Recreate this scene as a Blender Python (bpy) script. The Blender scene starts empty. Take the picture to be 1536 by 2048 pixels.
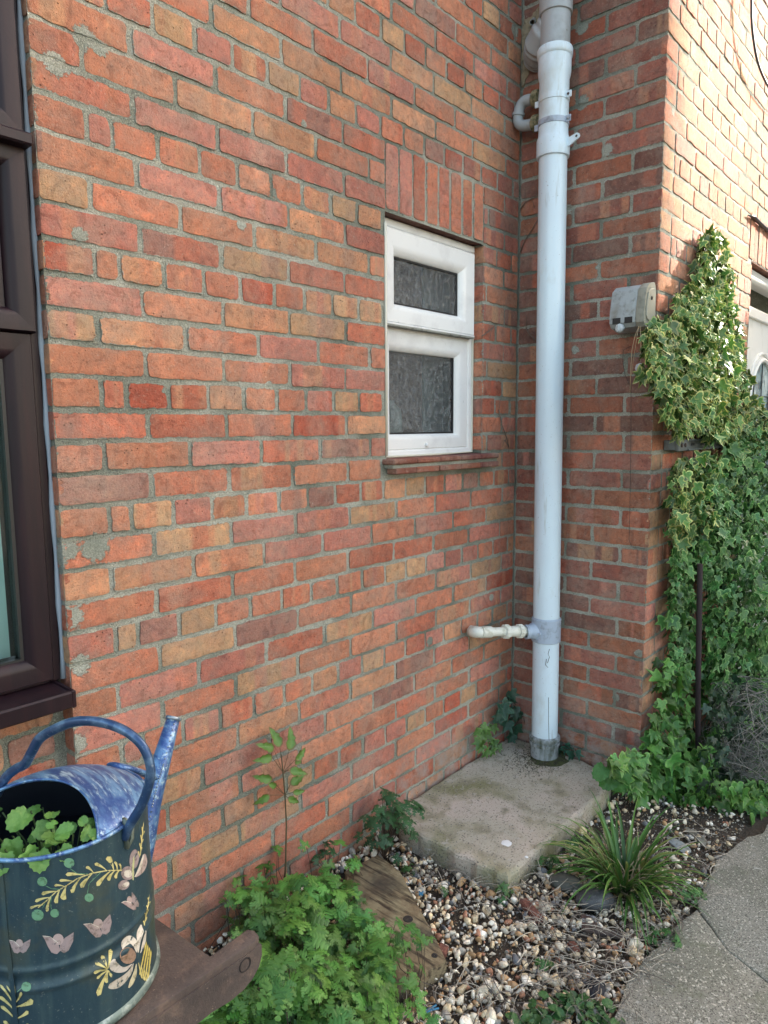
import bpy, math, random
import numpy as np
from mathutils import Vector, noise as mnoise
random.seed(7); RNG = np.random.default_rng(7)
S = bpy.context.scene
COL = S.collection

# ---------------------------------------------------------------- camera
CP = np.array([-2.66893554, -1.60139937, 1.4583584]); YAW, PIT, ROL, FPX = 0.7287838, -0.1213796, -0.0074232, 1382.26
_f = np.array([math.cos(PIT)*math.cos(YAW), math.cos(PIT)*math.sin(YAW), math.sin(PIT)])
_r0 = np.array([math.sin(YAW), -math.cos(YAW), 0.0]); _u0 = np.cross(_r0, _f)
_r = _r0*math.cos(ROL)+_u0*math.sin(ROL); _u = -_r0*math.sin(ROL)+_u0*math.cos(ROL)
cam = bpy.data.cameras.new('camera'); cam.sensor_fit = 'VERTICAL'; cam.sensor_height = 36.0
cam.lens = FPX/2048*36.0; cam.clip_start = 0.05; cam.clip_end = 500
co = bpy.data.objects.new('camera', cam); COL.objects.link(co)
from mathutils import Matrix
co.matrix_world = Matrix(((_r[0], _u[0], -_f[0], CP[0]), (_r[1], _u[1], -_f[1], CP[1]), (_r[2], _u[2], -_f[2], CP[2]), (0, 0, 0, 1)))
S.camera = co
# ---------------------------------------------------------------- world, sun, exposure
SUN_DIR = Vector((1.0, -0.45, 0.58)).normalized()       # towards the sun
w = bpy.data.worlds.new('World'); S.world = w; w.use_nodes = True
nt = w.node_tree; bg = nt.nodes['Background']; sky = nt.nodes.new('ShaderNodeTexSky')
sky.sky_type = 'NISHITA'; sky.sun_disc = False
sky.sun_elevation = math.asin(SUN_DIR.z); sky.sun_rotation = math.atan2(SUN_DIR.x, SUN_DIR.y)
sky.air_density = 1.0; sky.dust_density = 3.0; sky.ozone_density = 1.5
wm = nt.nodes.new('ShaderNodeMix'); wm.data_type = 'RGBA'; wm.blend_type = 'MULTIPLY'; wm.inputs[0].default_value = 1.0; wm.inputs[7].default_value = (1.16, 1.0, .80, 1)   # thin warm haze over the blue
nt.links.new(sky.outputs[0], wm.inputs[6]); nt.links.new(wm.outputs[2], bg.inputs[0]); bg.inputs[1].default_value = 0.09
sun = bpy.data.lights.new('sun', 'SUN'); sun.energy = 2.0; sun.angle = math.radians(1.5); sun.color = (1.0, 0.95, 0.86)
so = bpy.data.objects.new('sun', sun); COL.objects.link(so); so.rotation_euler = SUN_DIR.to_track_quat('Z', 'Y').to_euler()
so.location = (2, -4, 6)
S.view_settings.view_transform = 'Standard'; S.view_settings.look = 'None'; S.view_settings.gamma = 1.0
S.view_settings.exposure = 3.22

# ---------------------------------------------------------------- helpers
def ray(x, y): return _f+_r*(x-768)/FPX-_u*(y-1024)/FPX
def at(x, y, ax, val):
    """where the sight line of a photo pixel meets the plane ax = val"""
    i = 'xyz'.index(ax); d = ray(x, y); return CP+d*(val-CP[i])/d[i]
def rnd(a, b): return a+(b-a)*random.random()
def n3(x, y, z, s=1.0): return mnoise.noise(Vector((x*s, y*s, z*s)))

def tag(o, label=None, cat=None, group=None, kind=None):
    for k, v in (('label', label), ('category', cat), ('group', group), ('kind', kind)):
        if v: o[k] = v
    return o
def empty(name, loc=(0, 0, 0), label=None, cat=None, group=None):
    o = bpy.data.objects.new(name, None); COL.objects.link(o); o.location = loc; o.empty_display_size = .05
    return tag(o, label, cat, group)
def link(name, me, mat, parent=None, smooth=False):
    if mat is not None:
        for m in (mat if isinstance(mat, (list, tuple)) else [mat]): me.materials.append(m)
    if smooth: me.shade_smooth()
    o = bpy.data.objects.new(name, me); COL.objects.link(o)
    if parent is not None:
        o.parent = parent
        # geometry is authored in world space: undo the parent's place
        o.matrix_parent_inverse = Matrix.Translation(-world_loc(parent))
    return o
def world_loc(o):
    v = Vector((0, 0, 0)) if o.type == 'MESH' else Vector(o.location)
    return v
class MB:
    def __init__(s): s.v = []; s.f = []; s.m = []; s.c = []; s.e = []
    def vert(s, p, c=(1, 1, 1), e=0.0):
        s.v.append(tuple(p)); s.c.append(c); s.e.append(e); return len(s.v)-1
    def face(s, idx, m=0): s.f.append(tuple(idx)); s.m.append(m)
    def box(s, lo, hi, m=0, c=(1, 1, 1), bev=0.0, jit=0.0):
        x0, y0, z0 = lo; x1, y1, z1 = hi
        if bev <= 0:
            P = [(x, y, z) for z in (z0, z1) for y in (y0, y1) for x in (x0, x1)]
            i = [s.vert(tuple(q+rnd(-jit, jit) for q in p), c) for p in P]
            for f in ((0, 2, 3, 1), (4, 5, 7, 6), (0, 1, 5, 4), (2, 6, 7, 3), (0, 4, 6, 2), (1, 3, 7, 5)): s.face([i[k] for k in f], m)
            return
        b = bev; idx = {}
        for X, sx in ((x0, 1), (x1, -1)):
            for Y, sy in ((y0, 1), (y1, -1)):
                for Z, sz in ((z0, 1), (z1, -1)):
                    idx[(sx, sy, sz)] = (s.vert((X, Y+sy*b, Z+sz*b), c), s.vert((X+sx*b, Y, Z+sz*b), c), s.vert((X+sx*b, Y+sy*b, Z), c))
        I = idx
        def q(a, flip): s.face(a[::-1] if flip else a, m)
        for ax in range(3):
            for sg in (1, -1):
                o1, o2 = [k for k in range(3) if k != ax]
                ks = []
                for a, bb in ((1, 1), (-1, 1), (-1, -1), (1, -1)):
                    key = [0, 0, 0]; key[ax] = sg; key[o1] = a; key[o2] = bb; ks.append(I[tuple(key)][ax])
                q(ks, (sg == 1) == (ax != 1))
        for ax in range(3):
            o1, o2 = [k for k in range(3) if k != ax]
            for a in (1, -1):
                for bb in (1, -1):
                    k1 = [0, 0, 0]; k2 = [0, 0, 0]
                    k1[ax] = 1; k2[ax] = -1; k1[o1] = k2[o1] = a; k1[o2] = k2[o2] = bb
                    q([I[tuple(k1)][o1], I[tuple(k2)][o1], I[tuple(k2)][o2], I[tuple(k1)][o2]], (a*bb == 1) == (ax != 1))
        for k in I:
            t = I[k]; q(list(t), k[0]*k[1]*k[2] == 1)
    def tube(s, pts, rad, n=14, m=0, c=(1, 1, 1), cap=True, flat=None):
        pts = [Vector(p) for p in pts]; N = len(pts); up = None; rings = []
        for i, p in enumerate(pts):
            d = (pts[min(i+1, N-1)]-pts[max(i-1, 0)]).normalized()
            if up is None:
                up = Vector((0, 0, 1)) if abs(d.z) < .9 else Vector((1, 0, 0))
            a = d.cross(up).normalized(); b = a.cross(d).normalized(); up = b
            r = rad[i] if hasattr(rad, '__len__') else rad
            fl = flat or 1.0
            rings.append([s.vert(p+a*math.cos(2*math.pi*k/n)*r+b*math.sin(2*math.pi*k/n)*r*fl, c) for k in range(n)])
        for i in range(N-1):
            for k in range(n):
                k2 = (k+1) % n; s.face((rings[i][k], rings[i][k2], rings[i+1][k2], rings[i+1][k]), m)
        if cap: s.face(rings[0][::-1], m); s.face(rings[-1], m)
    def lathe(s, prof, ctr, axis=(0, 0, 1), n=40, m=0, c=(1, 1, 1), cap=False, a0=0, a1=2*math.pi):
        ax = Vector(axis).normalized(); t = Vector((1, 0, 0)) if abs(ax.x) < .9 else Vector((0, 1, 0))
        u = (t-ax*t.dot(ax)).normalized(); v = ax.cross(u); ctr = Vector(ctr); rings = []
        for (r, h) in prof:
            rings.append([s.vert(ctr+ax*h+u*(r*math.cos(a0+(a1-a0)*k/n))+v*(r*math.sin(a0+(a1-a0)*k/n)), c) for k in range(n)])
        for i in range(len(prof)-1):
            for k in range(n):
                k2 = (k+1) % n; s.face((rings[i][k], rings[i][k2], rings[i+1][k2], rings[i+1][k]), m)
        if cap: s.face(rings[0][::-1], m); s.face(rings[-1], m)
    def prism(s, poly, z0, z1, m=0, c=(1, 1, 1), bev=0.004):
        """poly: list of (x,y) counter-clockwise; a slab with a worn top edge"""
        ctr = np.mean(np.array(poly), axis=0); rings = []
        for z, ins in ((z0, 0), (z1-bev, 0), (z1-bev*.3, bev*.3), (z1, bev)):
            ring = []
            for i, p in enumerate(poly):
                a = np.array(poly[i-1]); b = np.array(poly[(i+1) % len(poly)]); t = b-a; t = t/np.linalg.norm(t); nrm = np.array([-t[1], t[0]])
                q = np.array(p)+nrm*ins; ring.append(s.vert((q[0], q[1], z), c))
            rings.append(ring)
        N = len(poly)
        for i in range(3):
            for k in range(N): s.face((rings[i][k], rings[i][(k+1) % N], rings[i+1][(k+1) % N], rings[i+1][k]), m)
        s.face(rings[3], m); s.face(rings[0][::-1], m)
    def build(s, name, mat, parent=None, smooth=False, auto=None):
        me = bpy.data.meshes.new(name); me.from_pydata(s.v, [], s.f); me.update()
        if any(s.m): me.polygons.foreach_set('material_index', s.m)
        a = me.color_attributes.new('col', 'FLOAT_COLOR', 'POINT')
        a.data.foreach_set('color', np.hstack([np.array(s.c, dtype=np.float32).reshape(-1, 3), np.ones((len(s.v), 1), np.float32)]).ravel())
        if any(s.e):
            b = me.attributes.new('mort', 'FLOAT', 'POINT'); b.data.foreach_set('value', np.array(s.e, dtype=np.float32))
        o = link(name, me, mat, parent, smooth)
        if auto is not None:
            me.shade_smooth(); me.set_sharp_from_angle(angle=math.radians(auto))
        return o

def jag(poly, step=.03, amp=.004, seed=0):
    """subdivide a polygon outline and roughen it"""
    out = []
    for i, p in enumerate(poly):
        q = poly[(i+1) % len(poly)]; L = math.hypot(q[0]-p[0], q[1]-p[1]); n = max(1, int(L/step))
        for k in range(n):
            t = k/n; x = p[0]+(q[0]-p[0])*t; y = p[1]+(q[1]-p[1])*t
            out.append((x+amp*n3(x, y, seed, 22), y+amp*n3(y, x, seed+5, 22)))
    return out

# ---------------------------------------------------------------- materials
def mat(name, color=(.5, .5, .5), rough=.6, metal=0.0, var=(), bump=(), vcol=False, spec=.5, alpha=None, coat=0):
    """var: (scale, colour, lo, hi, detail[, stretch xyz]) noise masks mixed over the base; bump: (scale, strength, dist)"""
    m = bpy.data.materials.new(name); m.use_nodes = True; t = m.node_tree; b = t.nodes['Principled BSDF']
    tc = t.nodes.new('ShaderNodeTexCoord').outputs['Object']; L = t.links
    def noise(sc, det=6, st=None, ro=.6):
        n = t.nodes.new('ShaderNodeTexNoise'); n.inputs['Scale'].default_value = sc; n.inputs['Detail'].default_value = det; n.inputs['Roughness'].default_value = ro
        src = tc
        if st:
            mp = t.nodes.new('ShaderNodeMapping'); mp.inputs['Scale'].default_value = st; L.new(tc, mp.inputs[0]); src = mp.outputs[0]
        L.new(src, n.inputs['Vector']); return n.outputs[0]
    if vcol:
        a = t.nodes.new('ShaderNodeAttribute'); a.attribute_name = 'col'; cur = a.outputs['Color']
    else:
        rgb = t.nodes.new('ShaderNodeRGB'); rgb.outputs[0].default_value = (*color, 1); cur = rgb.outputs[0]
    for v in var:
        sc, c, lo, hi = v[:4]; det = v[4] if len(v) > 4 else 5; st = v[5] if len(v) > 5 else None
        r = t.nodes.new('ShaderNodeMapRange'); r.inputs[1].default_value = lo; r.inputs[2].default_value = hi
        L.new(noise(sc, det, st), r.inputs[0])
        mx = t.nodes.new('ShaderNodeMix'); mx.data_type = 'RGBA'; L.new(r.outputs[0], mx.inputs[0])
        if len(c) == 4 and c[3] == 'mul': mx.blend_type = 'MULTIPLY'
        L.new(cur, mx.inputs[6]); mx.inputs[7].default_value = (c[0], c[1], c[2], 1); cur = mx.outputs[2]
    L.new(cur, b.inputs['Base Color']); b.inputs['Roughness'].default_value = rough; b.inputs['Metallic'].default_value = metal
    b.inputs['Specular IOR Level'].default_value = spec
    if coat: b.inputs['Coat Weight'].default_value = coat
    prev = None
    for (sc, st, di) in bump:
        bp = t.nodes.new('ShaderNodeBump'); bp.inputs['Strength'].default_value = st; bp.inputs['Distance'].default_value = di
        L.new(noise(sc, 5), bp.inputs['Height'])
        if prev: L.new(prev, bp.inputs['Normal'])
        prev = bp.outputs[0]
    if prev: L.new(prev, b.inputs['Normal'])
    return m
def leafmat(name, rough=.42, trans=.25, var=()):
    m = mat(name, vcol=True, rough=rough, var=var, bump=((160, .25, .002),)); t = m.node_tree; b = t.nodes['Principled BSDF']; o = t.nodes['Material Output']
    src = b.inputs['Base Color'].links[0].from_socket
    tr = t.nodes.new('ShaderNodeBsdfTranslucent'); t.links.new(src, tr.inputs[0]); mx = t.nodes.new('ShaderNodeMixShader'); mx.inputs[0].default_value = trans
    t.links.new(b.outputs[0], mx.inputs[1]); t.links.new(tr.outputs[0], mx.inputs[2]); t.links.new(mx.outputs[0], o.inputs[0]); return m

def brick_material():
    m = bpy.data.materials.new('weathered_brick'); m.use_nodes = True; t = m.node_tree; L = t.links; b = t.nodes['Principled BSDF']
    tc = t.nodes.new('ShaderNodeTexCoord').outputs['Object']
    def node(k, **kw):
        n = t.nodes.new(k)
        for a, v in kw.items(): setattr(n, a, v)
        return n
    def noise(sc, det=5, ro=.6):
        n = node('ShaderNodeTexNoise'); n.inputs['Scale'].default_value = sc; n.inputs['Detail'].default_value = det; n.inputs['Roughness'].default_value = ro; L.new(tc, n.inputs['Vector']); return n.outputs[0]
    def rng(src, lo, hi, a=0., c=1.):
        r = node('ShaderNodeMapRange'); L.new(src, r.inputs[0]); r.inputs[1].default_value = lo; r.inputs[2].default_value = hi; r.inputs[3].default_value = a; r.inputs[4].default_value = c; return r.outputs[0]
    def mix(f, a, c, mode='MIX'):
        x = node('ShaderNodeMix', data_type='RGBA', blend_type=mode)
        if isinstance(f, float): x.inputs[0].default_value = f
        else: L.new(f, x.inputs[0])
        for s, i in ((a, 6), (c, 7)):
            if isinstance(s, tuple): x.inputs[i].default_value = (*s, 1)
            else: L.new(s, x.inputs[i])
        return x.outputs[2]
    def math_(op, a, c):
        x = node('ShaderNodeMath', operation=op)
        for s, i in ((a, 0), (c, 1)):
            if isinstance(s, (int, float)): x.inputs[i].default_value = s
            else: L.new(s, x.inputs[i])
        return x.outputs[0]
    ac = node('ShaderNodeAttribute', attribute_name='col').outputs['Color']
    am = node('ShaderNodeAttribute', attribute_name='mort').outputs['Fac']
    c = mix(rng(noise(28, 6), .35, .7), ac, mix(1.0, ac, (1.35, 1.12, 1.0), 'MULTIPLY'))
    c = mix(rng(noise(11, 4), .48, .75, 0, .75), c, mix(1.0, c, (.62, .58, .60), 'MULTIPLY'))
    c = mix(rng(noise(5.5, 6, .7), .46, .68, 0, .55), c, (.40, .30, .235))
    c = mix(rng(noise(48, 5, .75), .50, .72, 0, .55), c, mix(1.0, c, (.50, .42, .40), 'MULTIPLY'))
    c = mix(rng(noise(19, 6, .7), .50, .66, 0, .6), c, mix(1.0, c, (1.28, 1.22, 1.15), 'MULTIPLY'))
    nd = node('ShaderNodeTexNoise'); nd.inputs['Scale'].default_value = 13; nd.inputs['Detail'].default_value = 7; nd.inputs['Distortion'].default_value = 3.2; L.new(tc, nd.inputs['Vector'])
    c = mix(rng(nd.outputs[0], .565, .64, 0, .5), c, mix(1.0, c, (1.32, 1.22, 1.12), 'MULTIPLY'))
    c = mix(rng(nd.outputs[0], .43, .37, 0, .5), c, mix(1.0, c, (.62, .56, .56), 'MULTIPLY'))
    c = mix(rng(noise(130, 3, .7), .58, .70, 0, .45), c, (.46, .34, .26))
    c = mix(rng(noise(240, 2), .60, .72, 0, .75), c, mix(1.0, c, (.42, .38, .38), 'MULTIPLY'))
    c = mix(rng(noise(70, 3), .66, .74, 0, .6), c, (.42, .33, .27))
    vo = node('ShaderNodeTexVoronoi'); vo.inputs['Scale'].default_value = 75; L.new(tc, vo.inputs['Vector'])
    pit = math_('MULTIPLY', rng(vo.outputs['Distance'], .10, .17, 1, 0), rng(noise(17, 3), .5, .6))
    c = mix(math_('MULTIPLY', pit, .8), c, (.05, .028, .022))
    mcol = mix(rng(noise(420, 2), .35, .65), (.25, .255, .215), (.56, .56, .48))
    mcol = mix(rng(noise(7, 3), .4, .65), mcol, mix(1.0, mcol, (.66, .70, .68), 'MULTIPLY'))
    mcol = mix(rng(noise(1.7, 4), .47, .60), mcol, mix(1.0, mcol, (.60, .63, .62), 'MULTIPLY'))
    mask = rng(math_('ADD', am, math_('MULTIPLY', math_('SUBTRACT', noise(95, 5, .7), .5), 1.15)), .52, .62)
    c = mix(mask, c, mcol)
    # pale lime bloom low on the wall beside the slab
    sx = node('ShaderNodeSeparateXYZ'); L.new(tc, sx.inputs[0])
    lowb = math_('MULTIPLY', rng(sx.outputs[2], .10, .30, 1, 0), rng(noise(16, 6, .75), .42, .62, 0, .8))
    c = mix(math_('MULTIPLY', lowb, rng(sx.outputs[0], -1.15, -.7)), c, (.36, .33, .30))
    L.new(c, b.inputs['Base Color']); b.inputs['Roughness'].default_value = .88; b.inputs['Specular IOR Level'].default_value = .25
    bp = node('ShaderNodeBump'); bp.inputs['Strength'].default_value = .85; bp.inputs['Distance'].default_value = .005
    L.new(math_('ADD', math_('SUBTRACT', noise(190, 5, .7), math_('MULTIPLY', pit, .8)), math_('MULTIPLY', mask, .4)), bp.inputs['Height']); L.new(bp.outputs[0], b.inputs['Normal'])
    return m
BRICK = brick_material()
MORTAR = mat('lime_mortar', (.42, .42, .35), .95, var=((420, (.20, .20, .175), .52, .64, 2), (300, (.70, .70, .62), .60, .68, 2), (7, (.66, .70, .68, 'mul'), .42, .62, 3), (1.7, (.60, .63, .62, 'mul'), .47, .60, 4)), bump=((260, .9, .006), (70, .6, .008)), spec=.2)
WHITE_PVC = mat('white_upvc', (.80, .81, .80), .32, var=((9, (.66, .66, .66), .52, .75, 6), (60, (.55, .56, .54), .66, .78, 4)), bump=((8, .05, .004),))
BROWN_PVC = mat('rosewood_upvc', (.012, .006, .010), .42, spec=.28, var=((30, (.026, .010, .013), .45, .7, 6, (1, 1, .08)), (90, (.018, .010, .014), .55, .75, 4, (1, 1, .06))), bump=((120, .12, .002),))
BLACK = mat('black_rubber', (.012, .013, .014), .5)
PIPE = mat('pale_grey_pvc', (.66, .80, .88), .28, var=((5, (.60, .71, .80), .45, .7, 5, (1, 1, .3)), (150, (.16, .16, .15), .69, .73, 3), (30, (.42, .45, .42), .60, .76, 6, (1, 1, .12)), (7, (.50, .56, .55), .58, .78, 6, (1, 1, .5)), (60, (.25, .26, .22), .70, .76, 6)), bump=((4, .03, .004),))
GREY_PIPE = mat('grey_pvc', (.36, .40, .42), .42, var=((14, (.27, .29, .29), .5, .7, 5), (80, (.2, .2, .17), .66, .74, 4)))
BOSS = mat('blue_grey_pvc', (.38, .46, .56), .4, var=((30, (.2, .22, .25), .5, .72, 5),))
WPIPE = mat('aged_white_plastic', (.68, .69, .62), .42, var=((35, (.42, .42, .33), .52, .72, 6), (120, (.22, .22, .18), .66, .74, 3)))
MOSSY = mat('mossy_putty', (.30, .27, .16), .9, var=((60, (.09, .10, .05), .45, .62, 5),), bump=((90, .8, .01),))
CONCRETE = mat('old_concrete', (.43, .40, .32), .93, var=((3.4, (.52, .45, .38), .42, .60, 6), (4.2, (.21, .21, .10), .46, .64, 8), (17, (.27, .25, .18), .52, .70, 6), (38, (.45, .43, .37), .60, .72, 4), (150, (.10, .10, .09), .58, .66, 3), (260, (.5, .5, .45), .66, .72, 2)), bump=((180, .6, .005), (25, .5, .012)), spec=.2)
PATHC = mat('aggregate_concrete', (.31, .305, .255), .93, var=((3, (.22, .225, .18), .45, .62, 5), (230, (.12, .12, .10), .53, .60, 2), (150, (.58, .56, .48), .59, .65, 2), (24, (.50, .50, .45), .64, .71, 6), (9, (.15, .165, .11), .55, .7, 7)), bump=((210, .8, .006), (30, .3, .01)), spec=.2)
SOIL = mat('dark_soil', (.07, .056, .04), .97, var=((40, (.09, .07, .05), .5, .65, 6), (200, (.16, .13, .1), .62, .7, 3)), bump=((60, 1., .03),))
WOOD = mat('weathered_wood', (.20, .155, .095), .85, var=((16, (.30, .26, .16), .42, .62, 5, (1, 1, 1)), (70, (.055, .042, .03), .48, .66, 5, (1, .12, 1)), (5, (.06, .055, .045), .5, .68, 4)), bump=((60, .8, .006),), spec=.2)
RUST = mat('rusted_iron', (.088, .068, .060), .8, .15, var=((40, (.14, .10, .08), .5, .66, 6), (11, (.055, .043, .04), .45, .65, 5), (200, (.22, .17, .13), .66, .74, 3)), bump=((140, .55, .004),))
STONEV = mat('flint_gravel', vcol=True, rough=.62, var=((90, (.6, .55, .48, 'mul'), .5, .68, 5), (40, (1.3, 1.25, 1.15, 'mul'), .5, .7, 4)), bump=((120, .4, .004),))
STRAW = mat('dry_straw', vcol=True, rough=.75)
IVYL = leafmat('ivy_leaf', .46, .12, var=((60, (.75, .8, .7, 'mul'), .45, .7, 4),))
HERBL = leafmat('herb_leaf', .5, .16, var=((80, (.75, .82, .7, 'mul'), .45, .7, 4),))
MINTL = leafmat('scalloped_leaf', .5, .28, var=((130, (.72, .8, .6, 'mul'), .45, .65, 4),))
BLADE = leafmat('sedge_blade', .4, .25)
STEM = mat('plant_stem', (.07, .05, .035), .7)
GSTEM = mat('green_stem', (.06, .10, .035), .6)
CANBODY = mat('dark_painted_tin', (.022, .052, .072), .42, .25, var=((60, (.045, .085, .095), .45, .7, 6, (1, 1, .15)), (9, (.075, .085, .055), .52, .72, 6), (240, (.12, .15, .15), .64, .72, 3)), bump=((150, .2, .002), (14, .1, .006)))
CANBLUE = mat('scratched_blue_paint', (.035, .085, .24), .36, .3, var=((80, (.13, .27, .46), .44, .58, 8, (1, .15, 1)), (210, (.36, .50, .58), .54, .66, 5, (1, .10, 1)), (14, (.03, .08, .26), .50, .66, 6)), bump=((120, .25, .002),))
CANIN = mat('dark_tin_inside', (.008, .012, .022), .6)
GALV = mat('bare_zinc', (.30, .36, .40), .4, .6, var=((70, (.10, .17, .28), .48, .6, 5),), bump=((200, .3, .002),))
PAINTV = mat('folk_art_paint', vcol=True, rough=.5, var=((95, (.03, .06, .075), .60, .66, 5), (160, (.55, .55, .5, 'mul'), .52, .66, 5), (40, (.8, .8, .75, 'mul'), .45, .65, 5)))

# ---------------------------------------------------------------- scatter one mesh of many copies of a small shape
def rot_frames(nrm, spin):
    """rows: local x,y,z axes with z along nrm"""
    nrm = nrm/np.linalg.norm(nrm, axis=1)[:, None]
    ref = np.where(np.abs(nrm[:, 2:3]) < .95, np.array([[0, 0, 1.]]), np.array([[1., 0, 0]]))
    y = ref-nrm*np.sum(ref*nrm, axis=1)[:, None]; y /= np.linalg.norm(y, axis=1)[:, None]
    x = np.cross(y, nrm); c = np.cos(spin)[:, None]; s = np.sin(spin)[:, None]
    x2 = x*c+y*s; y2 = -x*s+y*c
    return np.stack([x2, y2, nrm], axis=1)
def scatter(name, protos, pos, nrm, spin, scale, tint, material, parent=None, smooth=True):
    """protos: list of (verts, tris, cols). One object."""
    pos = np.asarray(pos, float); N = len(pos); F = rot_frames(np.asarray(nrm, float), np.asarray(spin, float))
    scale = np.asarray(scale, float); scale = scale[:, None]*np.ones((1, 3)) if scale.ndim == 1 else scale
    tint = np.asarray(tint, float); pick = RNG.integers(0, len(protos), N)
    Vs, Fs, Cs, off = [], [], [], 0
    for k, (pv, pf, pc) in enumerate(protos):
        ids = np.where(pick == k)[0]
        if not len(ids): continue
        pv = np.asarray(pv, float); pf = np.asarray(pf, int); pc = np.asarray(pc, float)
        loc = pv[None]*scale[ids][:, None, :]
        wv = np.einsum('nvi,nij->nvj', loc, F[ids])+pos[ids][:, None, :]
        Vs.append(wv.reshape(-1, 3)); Cs.append((pc[None]*tint[ids][:, None, :]).reshape(-1, 3))
        Fs.append((pf[None]+(np.arange(len(ids))*len(pv))[:, None, None]+off).reshape(-1, 3)); off += len(ids)*len(pv)
    V = np.concatenate(Vs); Fa = np.concatenate(Fs); Ca = np.concatenate(Cs)
    me = bpy.data.meshes.new(name); me.vertices.add(len(V)); me.vertices.foreach_set('co', V.astype(np.float32).ravel())
    me.loops.add(Fa.size); me.loops.foreach_set('vertex_index', Fa.astype(np.int32).ravel())
    me.polygons.add(len(Fa)); me.polygons.foreach_set('loop_start', np.arange(0, Fa.size, 3, dtype=np.int32)); me.polygons.foreach_set('loop_total', np.full(len(Fa), 3, np.int32))
    me.update(calc_edges=True); me.validate()
    a = me.color_attributes.new('col', 'FLOAT_COLOR', 'POINT'); a.data.foreach_set('color', np.hstack([Ca, np.ones((len(Ca), 1))]).astype(np.float32).ravel())
    return link(name, me, material, parent, smooth)

# leaf shapes: lie in xy, tip towards +y, root at the origin, z = surface relief
def fan_leaf(outline, body, border=None, fold=.25, droop=.3, vein=None):
    o = np.array(outline); N = len(o); c = np.array([0, .42]); V = [[c[0], c[1], 0]]; C = [body if vein is None else vein]
    rings = [(.55, body), (.80, body), (.86, border or body), (1.0, border or body)] if border else [(.55, body), (1.0, tuple(x*.92 for x in body))]
    for k, (s, col) in enumerate(rings):
        for p in o:
            q = c+(p-c)*s; V.append([q[0], q[1], 0]); C.append(col)
    T = []
    for i in range(N):
        j = (i+1) % N; T.append([0, 1+i, 1+j])
        for k in range(len(rings)-1):
            a, b = 1+k*N, 1+(k+1)*N; T += [[a+i, b+i, b+j], [a+i, b+j, a+j]]
    V = np.array(V); V[:, 2] = fold*np.abs(V[:, 0])-droop*(V[:, 1]**2)*.5+.03*np.sin(V[:, 0]*17+V[:, 1]*9)
    return V, T, C
def ivy_outline(k=0, wide=1.0):
    lob = [(0, 1.0, 1.06), (.20, .62, .0), (.56, .72, .1), (.34, .38, 0), (.48, .12, .1), (.24, -.06, 0), (.06, .04, 0)]
    R = [(0, 1.02), (.10, .80), (.19, .60), (.36, .66), (.55, .72), (.44, .52), (.36, .36), (.44, .22), (.48, .02), (.30, -.05), (.13, -.03), (.0, .08)]
    pts = [(x*wide, y) for x, y in R]; pts = [(x+.03*math.sin(7*y+k), y+.03*math.cos(5*x+k)) for x, y in pts]
    return pts+[(-x, y) for x, y in pts[-2:0:-1]]
def ivy_protos(body, border):
    return [fan_leaf(ivy_outline(k, wd), body, border, fo, dr) for k, wd, fo, dr in ((0, 1., .35, .3), (1, .85, -.1, .5), (2, 1.1, .5, .1), (3, .75, .2, .8), (4, .95, .6, .5))]
def scallop_protos(body):
    out = []
    for k in range(4):
        pts = []
        for i in range(28):
            a = math.pi*2*i/28+math.pi/2; r = .5*(1+.06*(1 if i % 2 else -1))*(1-.06*math.cos(a*2)); x = r*math.cos(a); y = .5+r*math.sin(a)
            if abs(a % (2*math.pi)-1.5*math.pi) < .3: y += .16
            pts.append((x*(1.05-.1*k*.5), y))
        out.append(fan_leaf(pts, body, None, (.35, .1, -.15, .5)[k], (.4, .8, .2, .6)[k]))
    return out
def pinnate(cx, cy, ang, ln, wd, body, z0=0., lobes=4):
    """one deeply lobed leaflet, root (cx,cy), pointing ang"""
    d = np.array([math.cos(ang), math.sin(ang)]); p = np.array([-d[1], d[0]]); R = []; Lf = []
    for i in range(lobes):
        t0 = .12+.74*i/lobes; wv = wd*(1.05-.75*abs(i/(lobes-1)-.25)); st = .74/lobes
        R += [(t0, wd*.07), (t0+st*.55, wv*.80), (t0+st*.80, wv*1.0), (t0+st*.86, wv*.72), (t0+st*1.12, wv*.66), (t0+st*.92, wv*.40), (t0+st*.78, wd*.10)]
    R = [(0, wd*.05)]+R+[(1.0, 0)]
    side = [np.array([cx, cy])+d*ln*t+p*ln*v for t, v in R]+[np.array([cx, cy])+d*ln*t-p*ln*v for t, v in R[-2::-1]]
    V = [[q[0], q[1], z0+.12*abs(np.dot(q-np.array([cx, cy]), p))-.35*np.dot(q-np.array([cx, cy]), d)**2] for q in side]
    n = len(R); T = []; M = 2*n-1
    for i in range(n-1):
        a, b = i, i+1; c2, d2 = (M-1-i), (M-2-i)
        T.append([a, b, d2]); T.append([a, d2, c2])
    return V, T, [body]*len(V)
def herb_protos(body, lobes=4, wide=.30):
    out = []
    for k in range(4):
        V, T, C = [], [], []
        for a, l in ((90, 1.0), (38+5*k, .82), (142-5*k, .82), (-8+6*k, .55), (188-6*k, .55)):
            vf = rnd(.85, 1.15); v, t, c = pinnate(.06*math.cos(math.radians(a)), .06*math.sin(math.radians(a)), math.radians(a+rnd(-6, 6)), l*rnd(.9, 1.1), wide, tuple(x*vf for x in body), 0, lobes)
            o = len(V); V += v; C += c; T += [[i+o for i in f] for f in t]
        V = np.array(V); V[:, 2] += -.12*(V[:, 0]**2)*(k % 2)
        out.append((V, T, C))
    return out
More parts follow.
